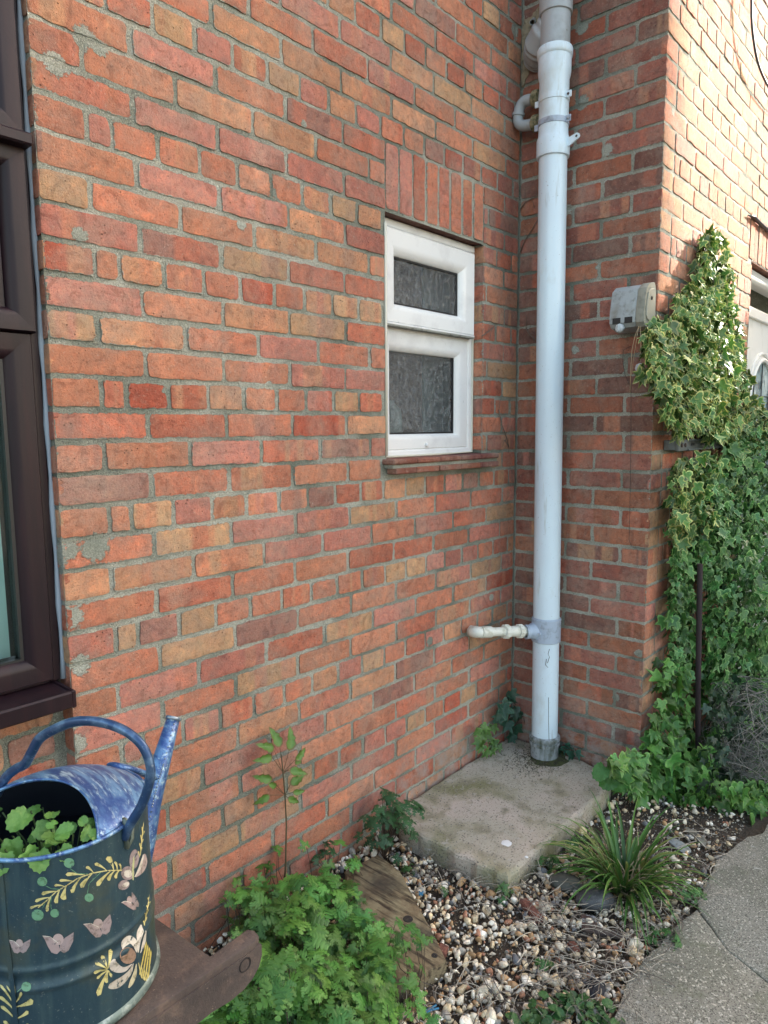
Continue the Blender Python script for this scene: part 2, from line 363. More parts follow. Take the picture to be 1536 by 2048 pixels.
def blade_mesh(bases, name, material, parent, seg=7):
    """bases: list of (pos, heading, length, width, lean, droop, colour)"""
    V, T, C = [], [], []
    for (p, hd, ln, wd, lean, droop, col) in bases:
        o = len(V); ca, sa = math.cos(hd), math.sin(hd); x = z = 0.; el = math.pi/2-lean; tw = rnd(-.5, .5)
        for i in range(seg+1):
            t = i/seg; w_ = wd*(1-t**2.2)*(.7+.3*min(1, t*4)); px, py = -sa*math.cos(tw*t), ca*math.cos(tw*t)
            cx, cy, cz = p[0]+ca*x, p[1]+sa*x, p[2]+z
            V += [(cx-px*w_, cy-py*w_, cz+.25*w_), (cx, cy, cz-.25*w_), (cx+px*w_, cy+py*w_, cz+.25*w_)]
            sh = .55+.6*t; C += [tuple(q*sh for q in col)]*3
            x += math.cos(el)*ln/seg; z += math.sin(el)*ln/seg; el -= droop/seg*(.4+1.3*t)
            if i < seg:
                a = o+3*i
                T += [(a, a+1, a+4, a+3), (a+1, a+2, a+5, a+4)]
    mb = MB(); mb.v = V; mb.c = C; mb.e = [0]*len(V); mb.f = T; mb.m = [0]*len(T)
    return mb.build(name, material, parent, smooth=True)

# ================================================================ SETTING
ZT = 2.33; CH = .075
def zk(k): return ZT-k*CH                                  # height of bed joint k
g = MB(); R_ = 60
g.v = [(-R_, -R_, -.035), (R_, -R_, -.035), (R_, R_, -.035), (-R_, R_, -.035)]; g.c = [(1, 1, 1)]*4; g.e = [0]*4; g.face((0, 1, 2, 3))
tag(g.build('ground', SOIL), kind='structure')

# an unseen block added off to the right keeps the low sun off everything but the top of the far wall
nb = MB(); nb.prism([(4.6, -9), (9, -9), (9, -5.0), (4.6, -2.62)], -.03, 7.4); nb.box((4.6, -2.615, -.03), (7, -1.0, 3.95))
tag(nb.build('sun_blocker', mat('blocker_render', (.42, .40, .36), .9)), 'unseen block added beyond the right edge to keep the low sun off', 'house')

# ---- the brick house
house = empty('brick_house', (0, 0, 0), 'old red brick house wall with a projecting corner, weathered mortar and three openings', 'house')
PAL = [((.425, .182, .118), 10), ((.44, .208, .132), 7), ((.44, .245, .150), 5.5), ((.43, .285, .172), 4.2), ((.41, .152, .100), 6), ((.37, .158, .124), 4), ((.28, .158, .130), 2), ((.43, .200, .160), 6), ((.40, .115, .074), 1.6)]
PW = [p[1] for p in PAL]
def brick(mb, O, U, Nn, u0, u1, z0, z1, pal=None, patches=(), dark=1.0, vert=False, worn=1.0, arris=()):
    """one brick face with worn arrises on the plane through O spanned by U (horizontal) and z, facing Nn"""
    g_ = .0052; u0 += 0 if any(abs(u0-q_) < .004 for q_ in arris) else g_*rnd(.7, 1.3); u1 -= 0 if any(abs(u1-q_) < .004 for q_ in arris) else g_*rnd(.7, 1.3); z0 += g_*rnd(.6, 1.4); z1 -= g_*rnd(.6, 1.4)
    W, H = u1-u0, z1-z0
    if W < .012 or H < .012: return
    base = random.choices(PAL, PW)[0][0] if pal is None else pal
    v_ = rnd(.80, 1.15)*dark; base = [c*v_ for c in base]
    alt = random.choices(PAL, PW)[0][0]; bands = []
    if random.random() < .6:
        for _ in range(random.choice((1, 2, 2, 3, 4))):
            a = rnd(0, 1); bands.append((a, a+rnd(.06, .35), rnd(.25, .75)))
    smear = rnd(.0, 1.0); sd = rnd(0, 90); out = rnd(-.0015, .0015); tilt = rnd(-.006, .006)
    nu = max(2, int(round(W/.0095))); nz = max(2, int(round(H/.0095))); rr = rnd(.003, .009)*worn
    ids = {}
    for i in range(nu+1):
        for j in range(nz+1):
            x = W*i/nu; z = H*j/nz; ex = min(x, W-x); ez = min(z, H-z); e = min(ex, ez)
            px, pz = x, z
            cx = rr if x < W/2 else W-rr; cz = rr if z < H/2 else H-rr
            if ex < rr and ez < rr:
                dx, dz = x-cx, z-cz; L = math.hypot(dx, dz)
                if L > rr: px, pz = cx+dx/L*rr, cz+dz/L*rr
            P = O+U*(u0+px); P.z = z0+pz
            q = Vector((P.x*9+sd, P.y*9+P.x*4, P.z*9))
            if e < .004:
                wn = .0032*worn*max(0, mnoise.noise(q*3.2)+.35)+.0020*mnoise.noise(q*11)+.004*max(0, mnoise.noise(q*5+Vector((7, 1, 2)))-.35)
                if i == 0: px += wn
                if i == nu: px -= wn
                if j == 0: pz += wn
                if j == nz: pz -= wn
            rel = .0009*mnoise.noise(q*1.3)+.0005*mnoise.noise(q*6)-(.0010 if e < .0035 else 0)+out+tilt*(z-H/2)
            col = list(base)
            t = (z/H if vert else x/W)
            for a, b, s in bands:
                if a < t < b: col = [c*(1-s)+d*s for c, d in zip(col, alt)]
            mo = max(0, 1-e/.011)*.52*smear+.20*max(0, 1-e/.005)
            for pa in patches:
                d = math.hypot(P.x-pa[0]+P.y-pa[1], P.z-pa[2]); mo = max(mo, min(1.0, 1.25-d/pa[3]*.8) if d < pa[3]*1.5 else 0)
            P = O+U*(u0+px)+Nn*rel; P.z = z0+pz
            ids[i, j] = mb.vert(P, tuple(col), mo)
    for i in range(nu):
        for j in range(nz): mb.face((ids[i, j], ids[i+1, j], ids[i+1, j+1], ids[i, j+1]), 0)
    ring = [(i, 0) for i in range(nu)]+[(nu, j) for j in range(nz)]+[(i, nz) for i in range(nu, 0, -1)]+[(0, j) for j in range(nz, 0, -1)]
    bk = []
    for key in ring:
        p = Vector(mb.v[ids[key]])-Nn*.011; bk.append(mb.vert(p, tuple(base), .35))
    for k in range(len(ring)):
        a, b = ring[k], ring[(k+1) % len(ring)]; mb.face((ids[b], ids[a], bk[k], bk[(k+1) % len(ring)]), 0)
def mortar(mb, O, U, Nn, u0, u1, z0, z1, step=.012, depth=.0030, hole=None):
    nu = max(1, int((u1-u0)/step)); nz = max(1, int((z1-z0)/step)); ids = {}
    for i in range(nu+1):
        for j in range(nz+1):
            u = u0+(u1-u0)*i/nu; z = z0+(z1-z0)*j/nz; P = O+U*u; P.z = z
            d = depth+.0004+.0016*mnoise.noise(Vector((u*26, z*26, O.y*7)))+.0012*mnoise.noise(Vector((u*90, z*90, 3)))
            ids[i, j] = mb.vert(P-Nn*d, (1, 1, 1), 0)
    for i in range(nu):
        for j in range(nz):
            if hole:
                uc = u0+(u1-u0)*(i+.5)/nu; zc = z0+(z1-z0)*(j+.5)/nz
                if hole[0] < uc < hole[1] and hole[2] < zc < hole[3]: continue
            mb.face((ids[i, j], ids[i+1, j], ids[i+1, j+1], ids[i, j+1]), 1)
def cuts(k, L, first_full, header, close=.235, hd=.1175):
    """joint positions of one course from its outer corner"""
    if header: c = [0, .116, .175]; st = hd
    elif first_full: c = [0, .232]; st = close
    else: c = [0, .114]; st = close
    while c[-1] < L-.03: c.append(c[-1]+st*rnd(.985, 1.015))
    c[-1] = L
    if len(c) > 2 and c[-1]-c[-2] < .03: c.pop(-2)
    return c
def split(segs, h0, h1):
    out = []
    for a, b in segs:
        if b <= h0 or a >= h1: out.append((a, b)); continue
        if a < h0: out.append((a, h0))
        if b > h1: out.append((h1, b))
    return [s for s in out if s[1]-s[0] > .02]
X, Y = Vector((1, 0, 0)), Vector((0, 1, 0))
DB = .5977                                                 # how far the right-hand corner stands out
# patches of mortar and cement smeared over single bricks: (x, y, z, radius) on their wall
def wp(px, py, r, ax='y', val=0.): p = at(px, py, ax, val); return (p[0], p[1], p[2], r)
PA = [wp(160, 470, .022), wp(483, 448, .020), wp(112, 128, .030), wp(190, 1095, .040), wp(135, 1100, .030), wp(143, 1235, .032), wp(152, 1490, .030), wp(160, 1330, .030), wp(608, 248, .014), wp(547, 385, .016), wp(983, 1195, .020), wp(860, 1283, .022), wp(200, 95, .022), wp(168, 75, .03), wp(1030, 60, .03), wp(330, 780, .01), wp(1038, 530, .02)]
PB = [wp(1278, 1307, .020, 'x'), wp(1232, 1395, .018, 'x'), wp(1215, 300, .026, 'x'), wp(1165, 205, .03, 'x'), wp(1165, 55, .03, 'x'), wp(1135, 420, .024, 'x'), wp(1195, 535, .012, 'x'), wp(1150, 700, .02, 'x')]
PC = [wp(1347, 222, .02, 'y', -DB), wp(1420, 130, .03, 'y', -DB), wp(1500, 470, .03, 'y', -DB)]
XA = -1.99; K0, K1 = -19, 32
WIN = (-.860, -.265, zk(13)-.002, zk(2)+.002)              # window opening x0,x1,z0,z1
a = MB(); OA = Vector((XA, 0, 0))
mortar(a, OA, X, -Y, 0, 1.99, -.06, zk(K0), hole=(WIN[0]-XA, WIN[1]-XA, WIN[2], WIN[3]))
for k in range(K0, K1):
    hdr = k % 4 == 2; c = cuts(k, 1.99, k % 2 == 1, hdr); segs = list(zip(c[:-1], c[1:]))
    if 2 <= k < 13: segs = split(segs, WIN[0]-XA, WIN[1]-XA)
    if -1 <= k < 2: segs = split(segs, -.857-XA, -.267-XA)
    if k == 13: segs = split(segs, -.885-XA, -.205-XA)
    for s0, s1 in segs:
        xm = XA+(s0+s1)/2; zc = zk(k+.5)
        dk = 1.0
        brick(a, OA, X, -Y, s0, s1, zk(k+1), zk(k), patches=[p for p in PA if abs(p[0]-xm) < .2 and abs(p[2]-zc) < .09], dark=dk, arris=(0, WIN[0]-XA, WIN[1]-XA))
for i in range(8):                                          # soldier course over the window
    u = -.857-XA+i*.59/8; brick(a, OA, X, -Y, u, u+.59/8, zk(2)+.003, zk(-1), pal=random.choice(PAL[:2]+PAL[4:5]+PAL[7:8])[0], vert=True)
# returns: left end of the wall, window reveals, underside of the soldiers
OL = Vector((XA, .06, 0)); mortar(a, OL, -Y, -X, 0, .056, -.06, zk(K0))
for k in range(K0, K1): brick(a, OL, -Y, -X, -.01, .0600, zk(k+1), zk(k), patches=[(XA, 0, wp(125, 1110, .04)[2], .04)] if k in (14, 15) else (), dark=.85, arris=(.0600,))
OR = Vector((WIN[1], 0, 0)); mortar(a, OR, Y, -X, .004, .075, WIN[2], WIN[3])
OQ = Vector((WIN[0], .075, 0)); mortar(a, OQ, -Y, X, 0, .071, WIN[2], WIN[3])
for k in range(2, 13):
    brick(a, OR, Y, -X, 0, .078, zk(k+1), zk(k), arris=(0,)); brick(a, OQ, -Y, X, 0, .075, zk(k+1), zk(k))
a.box((WIN[0], .0045, WIN[3]), (WIN[1], .09, WIN[3]+.02), 0, (.13, .06, .05))
wa = a.build('wall', [BRICK, MORTAR], house); wa['label'] = 'main red brick wall with the small white window'
# backing behind the face so the wall is solid, with the window hole through it
def solid(mb, lo, hi, m=1): mb.box(lo, hi, m)
b2 = MB()
b2.box((XA+.01, .078, -.1), (WIN[0], .24, zk(K0)), 0); b2.box((WIN[1], .078, -.1), (.0, .24, zk(K0)), 0)
b2.box((WIN[0]+.001, .079, -.1), (WIN[1]-.001, .24, WIN[2]-.02), 0); b2.box((WIN[0]+.001, .092, WIN[3]+.001), (WIN[1]-.001, .24, zk(K0)), 0)
b2.build('wall_core', MORTAR, house)
b = MB(); OB = Vector((0, 0, 0))
mortar(b, OB, -Y, -X, 0.003, DB-.003, -.06, zk(K0))
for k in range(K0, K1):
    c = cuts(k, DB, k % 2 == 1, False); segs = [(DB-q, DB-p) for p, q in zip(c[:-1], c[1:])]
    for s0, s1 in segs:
        ym = -(s0+s1)/2; zc = zk(k+.5); dk = .68  # duskier brick, darkened further to put this side's shade into the colour
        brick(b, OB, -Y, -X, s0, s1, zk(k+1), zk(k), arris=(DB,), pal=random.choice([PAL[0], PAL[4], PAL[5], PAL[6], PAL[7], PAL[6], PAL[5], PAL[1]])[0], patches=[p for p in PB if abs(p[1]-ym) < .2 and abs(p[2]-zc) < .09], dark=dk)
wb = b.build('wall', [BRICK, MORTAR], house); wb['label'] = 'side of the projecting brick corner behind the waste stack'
cM = MB(); OC = Vector((0, -DB, 0)); LC = 2.9
DX0, DX1, DZ1 = 1.235, 2.20, 2.27                          # door opening
mortar(cM, OC, X, -Y, 0.003, LC, -.06, zk(K0), hole=(DX0, DX1, -1, DZ1))
for k in range(K0, K1):
    c = cuts(k, LC, k % 2 == 0, k % 4 == 2); segs = list(zip(c[:-1], c[1:])); zc = zk(k+.5)
    if zc < DZ1: segs = split(segs, DX0, DX1)
    elif zc < DZ1+.24: segs = split(segs, DX0-.06, DX1+.06)
    for s0, s1 in segs: brick(cM, OC, X, -Y, s0, s1, zk(k+1), zk(k), arris=(0, DX0), pal=random.choice([PAL[0], PAL[1], PAL[1], PAL[2], PAL[7], PAL[3]])[0], patches=[p for p in PC if abs(p[0]-(s0+s1)/2) < .2 and abs(p[2]-zc) < .09])
for i in range(14):
    u = DX0-.06+i*.0775; brick(cM, OC, X, -Y, u, u+.0775, DZ1+.003, DZ1+.235, pal=random.choice(PAL[:2]+PAL[7:8])[0], vert=True)
OD = Vector((DX0, -DB, 0)); mortar(cM, OD, Y, X, 0, .07, 0, DZ1); OE = Vector((DX1, -DB, 0)); mortar(cM, OE, Y, -X, .004, .1, 0, DZ1)
for k in range(1, K1): brick(cM, OE, Y, -X, 0, .1, zk(k+1), zk(k))
cM.box((DX0, -DB+.0045, DZ1), (DX1, -DB+.1, DZ1+.03), 0, (.2, .09, .06))
wc = cM.build('wall', [BRICK, MORTAR], house); wc['label'] = 'sunlit brick wall beyond the projecting corner, with the door'
b3 = MB(); b3.box((.012, -DB+.012, -.1), (DX0-.004, .2, zk(K0)), 0); b3.box((DX1+.004, -DB+.012, -.1), (LC, .2, zk(K0)), 0); b3.box((DX0-.003, -DB+.1, DZ1+.03), (DX1+.003, .2, zk(K0)-.002), 0)
b3.build('wall_core', MORTAR, house)
b4 = MB(); b4.box((-3.6, .0, zk(K0)+.001), (.0, .4, 6.5)); b4.box((.0, -DB, zk(K0)+.001), (LC, .4, 6.5)); b4.build('upper_wall', mat('upper_brick', (.36, .16, .11), .9), house)
# recessed brickwork under the brown window
BY = .052; dM = MB(); OF = Vector((-3.6, BY, 0)); mortar(dM, OF, X, -Y, 0, 1.615, -.06, .80)
for k in range(20, K1):
    c = cuts(k, 1.59, k % 2 == 0, False); segs = [(1.59-q, 1.59-p) for p, q in zip(c[:-1], c[1:])]
    for s0, s1 in segs: brick(dM, OF, X, -Y, s0, s1, zk(k+1), min(zk(k), .80), dark=.95)
wd_ = dM.build('wall', [BRICK, MORTAR], house); wd_['label'] = 'recessed brickwork under the brown window'
# cement patch round the branch of the stack
pm = MB(); pts = [at(x, y, 'x', -.006) for x, y in ((1042, 175), (1040, 120), (1043, 60), (1048, 38), (1064, 28), (1078, 10), (1100, 0), (1110, 60), (1105, 120), (1085, 140), (1062, 135), (1052, 160))]
cN = np.mean(pts, axis=0); ci = pm.vert((cN[0]-.010, cN[1], cN[2])); rg = [[], [], []]
for i in range(len(pts)*4):
    p = pts[i//4]*(1-(i % 4)/4)+pts[(i//4+1) % len(pts)]*((i % 4)/4); j = n3(p[1], p[2], 2, 60)*.008; p = p+np.array([0, j, j])
    for r_, s, o in ((0, 1.0, .009), (1, .96, -.002), (2, .5, -.006)): q = cN+(p-cN)*s; rg[r_].append(pm.vert((-.003+(o if r_ == 0 else o+.003*n3(q[1], q[2], 1, 40)), min(-.001, q[1]), q[2])))
M_ = len(rg[0])
for k in range(M_):
    k2 = (k+1) % M_; pm.face((rg[0][k], rg[0][k2], rg[1][k2], rg[1][k])); pm.face((rg[1][k], rg[1][k2], rg[2][k2], rg[2][k])); pm.face((rg[2][k], rg[2][k2], ci))
pm.build('cement_patch', mat('sandy_cement', (.30, .255, .17), .95, var=((50, (.16, .14, .10), .48, .66, 6), (160, (.42, .38, .28), .6, .7, 3)), bump=((90, .9, .008),)), house)
# tiled window sill
sl = MB()
TILEC = [(.19, .075, .055), (.24, .10, .07), (.16, .065, .06), (.21, .08, .05)]
for i in range(5):
    x0 = -.880+i*.134; cc = random.choice(TILEC)
    sl.box((x0, -.052, 1.331), (x0+.131, .056, 1.350+rnd(-.001, .001)), 0, cc, bev=.005, jit=0)
    cc = random.choice(TILEC); sl.box((x0+.03-(.01 if i == 0 else .03), -.048+rnd(-.002, .002), 1.297), (x0+.131-.0, .0, 1.318), 0, cc, bev=.003)
sl.box((-.872, -.040, 1.3175), (-.215, .0, 1.3315), 1)
sl.build('window_sill', [BRICK, MORTAR], house)['label'] = 'worn red tile sill under the white window'

# ---- white window
def frame_rect(mb, x0, x1, z0, z1, wd, y0, y1, m=0, bev=.006, wb=None, axis='y'):
    """mitred frame: outer rect, member width wd, from face y0 back to y1"""
    wb = wb or wd; o = [(x0, z0), (x1, z0), (x1, z1), (x0, z1)]; i = [(x0+wd, z0+wb), (x1-wd, z0+wb), (x1-wd, z1-wd), (x0+wd, z1-wd)]
    e = .001
    prof = lambda p, q, s: (p[0]+(q[0]-p[0])*s, p[1]+(q[1]-p[1])*s)
    for k in range(4):
        k2 = (k+1) % 4
        sec = [(0, y1), (0, y0+bev), (.06, y0), (.62, y0), (.80, y0+bev*.5), (.97, y0+bev*2.6), (1.0, y0+bev*3.2), (1.0, y1)]
        A = [mb.vert((*[prof(o[k], i[k], s)[0]], y, prof(o[k], i[k], s)[1])) for s, y in sec]
        B = [mb.vert((*[prof(o[k2], i[k2], s)[0]], y, prof(o[k2], i[k2], s)[1])) for s, y in sec]
        for j in range(len(sec)-1): mb.face((A[j], A[j+1], B[j+1], B[j])[::-1], m)
def glass(name, tint, rough, pattern, mixd=.25):
    m = bpy.data.materials.new(name); m.use_nodes = True; t = m.node_tree; L = t.links; b = t.nodes['Principled BSDF']; o = t.nodes['Material Output']
    tr = t.nodes.new('ShaderNodeBsdfTransparent'); tr.inputs[0].default_value = (*tint, 1); gl = t.nodes.new('ShaderNodeBsdfGlossy'); gl.inputs[0].default_value = (.9, .95, 1, 1); gl.inputs[1].default_value = rough
    df = t.nodes.new('ShaderNodeBsdfTranslucent'); df.inputs[0].default_value = (.60, .64, .62, 1); fr = t.nodes.new('ShaderNodeFresnel'); fr.inputs[0].default_value = 1.7
    if pattern:
        tc = t.nodes.new('ShaderNodeTexCoord'); v = t.nodes.new('ShaderNodeTexVoronoi'); v.inputs['Scale'].default_value = 48; v.feature = 'F1'; L.new(tc.outputs['Object'], v.inputs['Vector'])
        n = t.nodes.new('ShaderNodeTexNoise'); n.inputs['Scale'].default_value = 120; n.inputs['Detail'].default_value = 2; n.inputs['Distortion'].default_value = 2.; L.new(tc.outputs['Object'], n.inputs['Vector'])
        a_ = t.nodes.new('ShaderNodeMath'); a_.operation = 'ADD'; L.new(v.outputs['Distance'], a_.inputs[0]); L.new(n.outputs[0], a_.inputs[1])
        bp = t.nodes.new('ShaderNodeBump'); bp.inputs['Strength'].default_value = 1.0; bp.inputs['Distance'].default_value = .012; L.new(a_.outputs[0], bp.inputs['Height'])
        for nd in (gl, df, fr): L.new(bp.outputs[0], nd.inputs['Normal'])
    if pattern:
        pr = t.nodes.new('ShaderNodeMapRange'); pr.inputs[1].default_value = .55; pr.inputs[2].default_value = 1.25; L.new(a_.outputs[0], pr.inputs[0])
        cr = t.nodes.new('ShaderNodeMix'); cr.data_type = 'RGBA'; L.new(pr.outputs[0], cr.inputs[0]); cr.inputs[6].default_value = (.15, .125, .105, 1); cr.inputs[7].default_value = (.85, .85, .82, 1)
        d2 = t.nodes.new('ShaderNodeBsdfDiffuse'); L.new(cr.outputs[2], d2.inputs['Color']); L.new(bp.outputs[0], d2.inputs['Normal']); dm = t.nodes.new('ShaderNodeMixShader'); dm.inputs[0].default_value = .7; L.new(df.outputs[0], dm.inputs[1]); L.new(d2.outputs[0], dm.inputs[2]); df = dm
    m1 = t.nodes.new('ShaderNodeMixShader'); m1.inputs[0].default_value = mixd; L.new(tr.outputs[0], m1.inputs[1]); L.new(df.outputs[0], m1.inputs[2])
    m2 = t.nodes.new('ShaderNodeMixShader'); L.new(fr.outputs[0], m2.inputs[0]); L.new(m1.outputs[0], m2.inputs[1]); L.new(gl.outputs[0], m2.inputs[2]); L.new(m2.outputs[0], o.inputs[0]); return m
OBSC = glass('obscured_glass', (.80, .88, .86), .14, True, .30); CLEAR = glass('clear_glass', (.75, .88, .88), .02, False, .04)
FY = .052
wf = MB()
frame_rect(wf, WIN[0]+.003, WIN[1]-.004, 1.352, 2.150, .026, FY, .12, bev=.003)                 # outer frame
wf.box((WIN[0]+.02, FY+.006, 1.800), (WIN[1]-.02, .11, 1.836), bev=.003)                         # transom
frame_rect(wf, WIN[0]+.026, WIN[1]-.026, 1.376, 1.806, .072, FY+.004, .10, bev=.006, wb=.058)       # fixed light surround
wf.box((WIN[0]+.001, FY-.010, 2.150), (WIN[1]-.001, .10, 2.1785), bev=.004)                      # head trim
win = wf.build('window', WHITE_PVC, house, auto=40); win['label'] = 'small white window with an opening top light'
sf = MB(); frame_rect(sf, WIN[0]+.010, WIN[1]-.020, 1.824, 2.146, .088, FY-.024, .09, bev=.007, wb=.070)
sf.box((WIN[0]+.012, FY-.026, 1.818), (WIN[1]-.022, FY+.01, 1.826), bev=.002)
sh_ = sf.build('sash', WHITE_PVC, win, auto=40)
sg2 = MB(); sg2.box((WIN[0]+.014, FY-.0262, 1.813), (WIN[1]-.024, FY+.004, 1.8178)); sg2.build('sash_drip', mat('grimy_drip', (.26, .27, .24), .7, var=((60, (.12, .12, .10), .5, .6, 4),)), sh_)
def pane(nm, x0, x1, z0, z1, y, m, par):
    p = MB(); i = [p.vert(q) for q in ((x0, y, z0), (x1, y, z0), (x1, y, z1), (x0, y, z1))]; p.face(i); return p.build(nm, m, par)
def seal(x0, x1, z0, z1, y, t_, par):
    s = MB()
    s.box((x0, y-.001, z0), (x0+t_, y+.012, z1)); s.box((x1-t_, y-.001, z0), (x1, y+.012, z1)); s.box((x0+t_, y-.0015, z0), (x1-t_, y+.012, z0+t_)); s.box((x0+t_, y-.0015, z1-t_), (x1-t_, y+.012, z1)); s.build('glazing_seal', BLACK, par)
X0a, X1a = WIN[0]+.098, WIN[1]-.108
pane('pane', X0a, X1a, 1.894, 2.058, FY+.004, OBSC, win); seal(X0a, X1a, 1.894, 2.058, FY+.000, .006, win)
X0b, X1b = WIN[0]+.026+.072, WIN[1]-.026-.072
pane('pane', X0b-.04, X1b, 1.434, 1.784, FY+.030, OBSC, win); seal(X0b, X1b, 1.434, 1.784, FY+.024, .006, win)
kb = MB(); kb.lathe([(0.001, 0), (.009, .001), (.009, .006), (.006, .009), (.001, .010)], (-.565, FY+.004, 1.392), (0, -1, 0), 16); kb.build('drain_cap', WHITE_PVC, win, smooth=True)
sb = MB(); pth = [at(x, y, 'y', FY-.004) for x, y in ((968-26, 500), (941, 700), (938, 905))]
sb.tube([(WIN[1]-.003, FY-.002, 2.148), (WIN[1]-.003, FY-.003, 1.75), (WIN[1]-.003, FY-.002, 1.356), (-.5, FY-.003, 1.354), (WIN[0]+.006, FY-.002, 1.354)], .0045, 8); sb.tube([(WIN[0]+.001, -.001, 2.14), (WIN[0]+.001, .0, 1.36)], .005, 6)
sb.build('sealant_bead', mat('cream_sealant', (.62, .60, .50), .6), win, smooth=True)
# the room behind it
rm = MB(); RX0, RX1, RZ0, RZ1, RY = -1.35, -.05, 1.05, 2.4, .60
i = [rm.vert(p) for p in ((RX0, .242, RZ0), (RX1, .242, RZ0), (RX1, .242, RZ1), (RX0, .242, RZ1), (RX0, RY, RZ0), (RX1, RY, RZ0), (RX1, RY, RZ1), (RX0, RY, RZ1))]
for f in ((4, 5, 6, 7), (0, 1, 5, 4), (3, 7, 6, 2), (0, 4, 7, 3), (1, 2, 6, 5)): rm.face([i[q] for q in f])
rm.build('room_lining', mat('dim_room_wall', (.55, .42, .34), .9, var=((14, (.30, .20, .16), .42, .6, 4),)), house)
cw = MB(); cw.box((WIN[1]-.004, .105, 1.36), (WIN[1]-.0005, .60, 2.17)); cw.build('inner_reveal', mat('pale_teal', (.62, .78, .78), .9), house)
rv = MB(); rv.box((-1.1, .245, 1.33), (-.28, .34, 1.352), bev=.003); rv.build('window_board', mat('pale_reveal', (.62, .66, .64), .8), house)
bt = MB(); bc = (-.690, .138, 1.385)
bt.lathe([(.001, 0), (.048, 0), (.052, .006), (.052, .10), (.047, .125), (.028, .142), (.022, .15), (.022, .175), (.001, .176)], bc, n=28)
bt.tube([(bc[0]+.02, bc[1], bc[2]+.16), (bc[0]+.055, bc[1]-.005, bc[2]+.135), (bc[0]+.06, bc[1]-.005, bc[2]+.12)], [.012, .010, .006], 10)
bo = bt.build('plastic_bottle', mat('milky_plastic', (.92, .95, .92), .4), smooth=True); tag(bo, 'white plastic bottle seen blurred through the lower pane of the small window', 'bottle')
cq = MB(); cq.box((-.862, .205, 1.372), (-.405, .215, 2.174)); cq.build('inner_backing', mat('brown_backing', (.42, .29, .22), .9, var=((60, (.20, .13, .10), .48, .6, 4),)), win)  # added brown sheet, stands in for the dim room behind the glass
cq = MB(); cq.box((-.404, .200, 1.372), (-.269, .212, 2.174)); cq.build('inner_panel', mat('pale_teal_panel', (.70, .86, .86), .9), win)  # added pale sheet, stands in for the lit inner reveal
vs = MB(); vs.box((-.87+.012, .09, 1.352), (-.27, .243, 1.370), bev=.003); vs.build('inner_sill', WHITE_PVC, win)
bo.location = (0, 0, 0)

# ---- brown window
BWx = XA-.004; fy = .030
bw = MB()
bw.box((BWx-.030, fy+.004, .868), (BWx-.002, .10, 3.6), bev=.003); bw.box((-3.6, fy+.004, .868), (BWx-.030, .10, .885), bev=.002)
bw.box((-3.6, fy+.006, 2.045), (BWx-.03, .10, 2.10), bev=.003); bw.box((-3.6, fy+.006, 1.655), (BWx-.03, .10, 1.690), bev=.003)
frame_rect(bw, -2.75, BWx-.022, .874, 1.672, .060, fy-.006, .09, bev=.006)
bwo = bw.build('window', BROWN_PVC, house, auto=40); bwo['label'] = 'tall dark brown wood grain window at the left edge'
ss = MB(); frame_rect(ss, -2.75, BWx-.016, 1.672, 2.062, .052, fy-.020, .09, bev=.007); frame_rect(ss, -2.75, BWx-.016, 2.085, 3.2, .052, fy-.020, .09, bev=.007)
ss.build('sash', BROWN_PVC, bwo, auto=40)
pn = MB(); pn.box((-2.70, fy+.006, 1.70), (BWx-.066, .07, 2.03), bev=.004); pn.build('infill_panel', BROWN_PVC, bwo)
db = MB(); db.box((-2.75, fy-.052, 2.056), (BWx-.010, fy+.006, 2.082), bev=.004); db.build('drip_bar', BROWN_PVC, bwo)
pane('pane', -2.70, BWx-.078, .930, 1.615, fy+.030, CLEAR, bwo); seal(-2.70, BWx-.0805, .930, 1.615, fy+.012, .008, bwo)
pane('pane', -2.70, BWx-.070, 2.13, 3.15, fy+.030, CLEAR, bwo)
bs = MB(); bs.box((-3.6, -.058, .846), (-2.014, .055, .8665), bev=.005); bs.box((-3.6, -.062, .828), (-2.012, -.044, .8670), bev=.004); bs.box((-2.016, -.0625, .8275), (-2.006, .05, .8680), bev=.002)
bs.build('window_sill', BROWN_PVC, bwo)
sb2 = MB(); sb2.tube([(XA-.002, .034, z) for z in np.arange(.87, 3.6, .06)], [.006+.002*math.sin(z*31) for z in np.arange(.87, 3.6, .06)], 8); sb2.build('sealant_bead', mat('grey_sealant', (.30, .36, .42), .6), bwo, smooth=True)
sc = MB()
for j in range(14):
    xx = -2.75+.05*j
sc.v = []
nn = 60
for i in range(nn+1):
    x = -2.80+(.72)*i/nn; y = .115+.014*math.sin(i*.9)+.006*math.sin(i*2.3)
    for z in (.80, 1.3, 1.8): sc.vert((x, y+.004*z, z), (.62, .74, .72))
for i in range(nn):
    for j in range(2): q = i*3+j; sc.face((q, q+3, q+4, q+1))
cu = sc.build('net_curtain', mat('pale_net', (.72, .86, .84), .9), smooth=True); tag(cu, 'pale blue green net curtain hanging inside the tall brown window', 'curtain')
rb = MB(); rb.box((-3.3, .30, .7), (-2.0, .32, 3.4)); rb.build('room_back', mat('dim_room', (.06, .07, .07), .9), house)

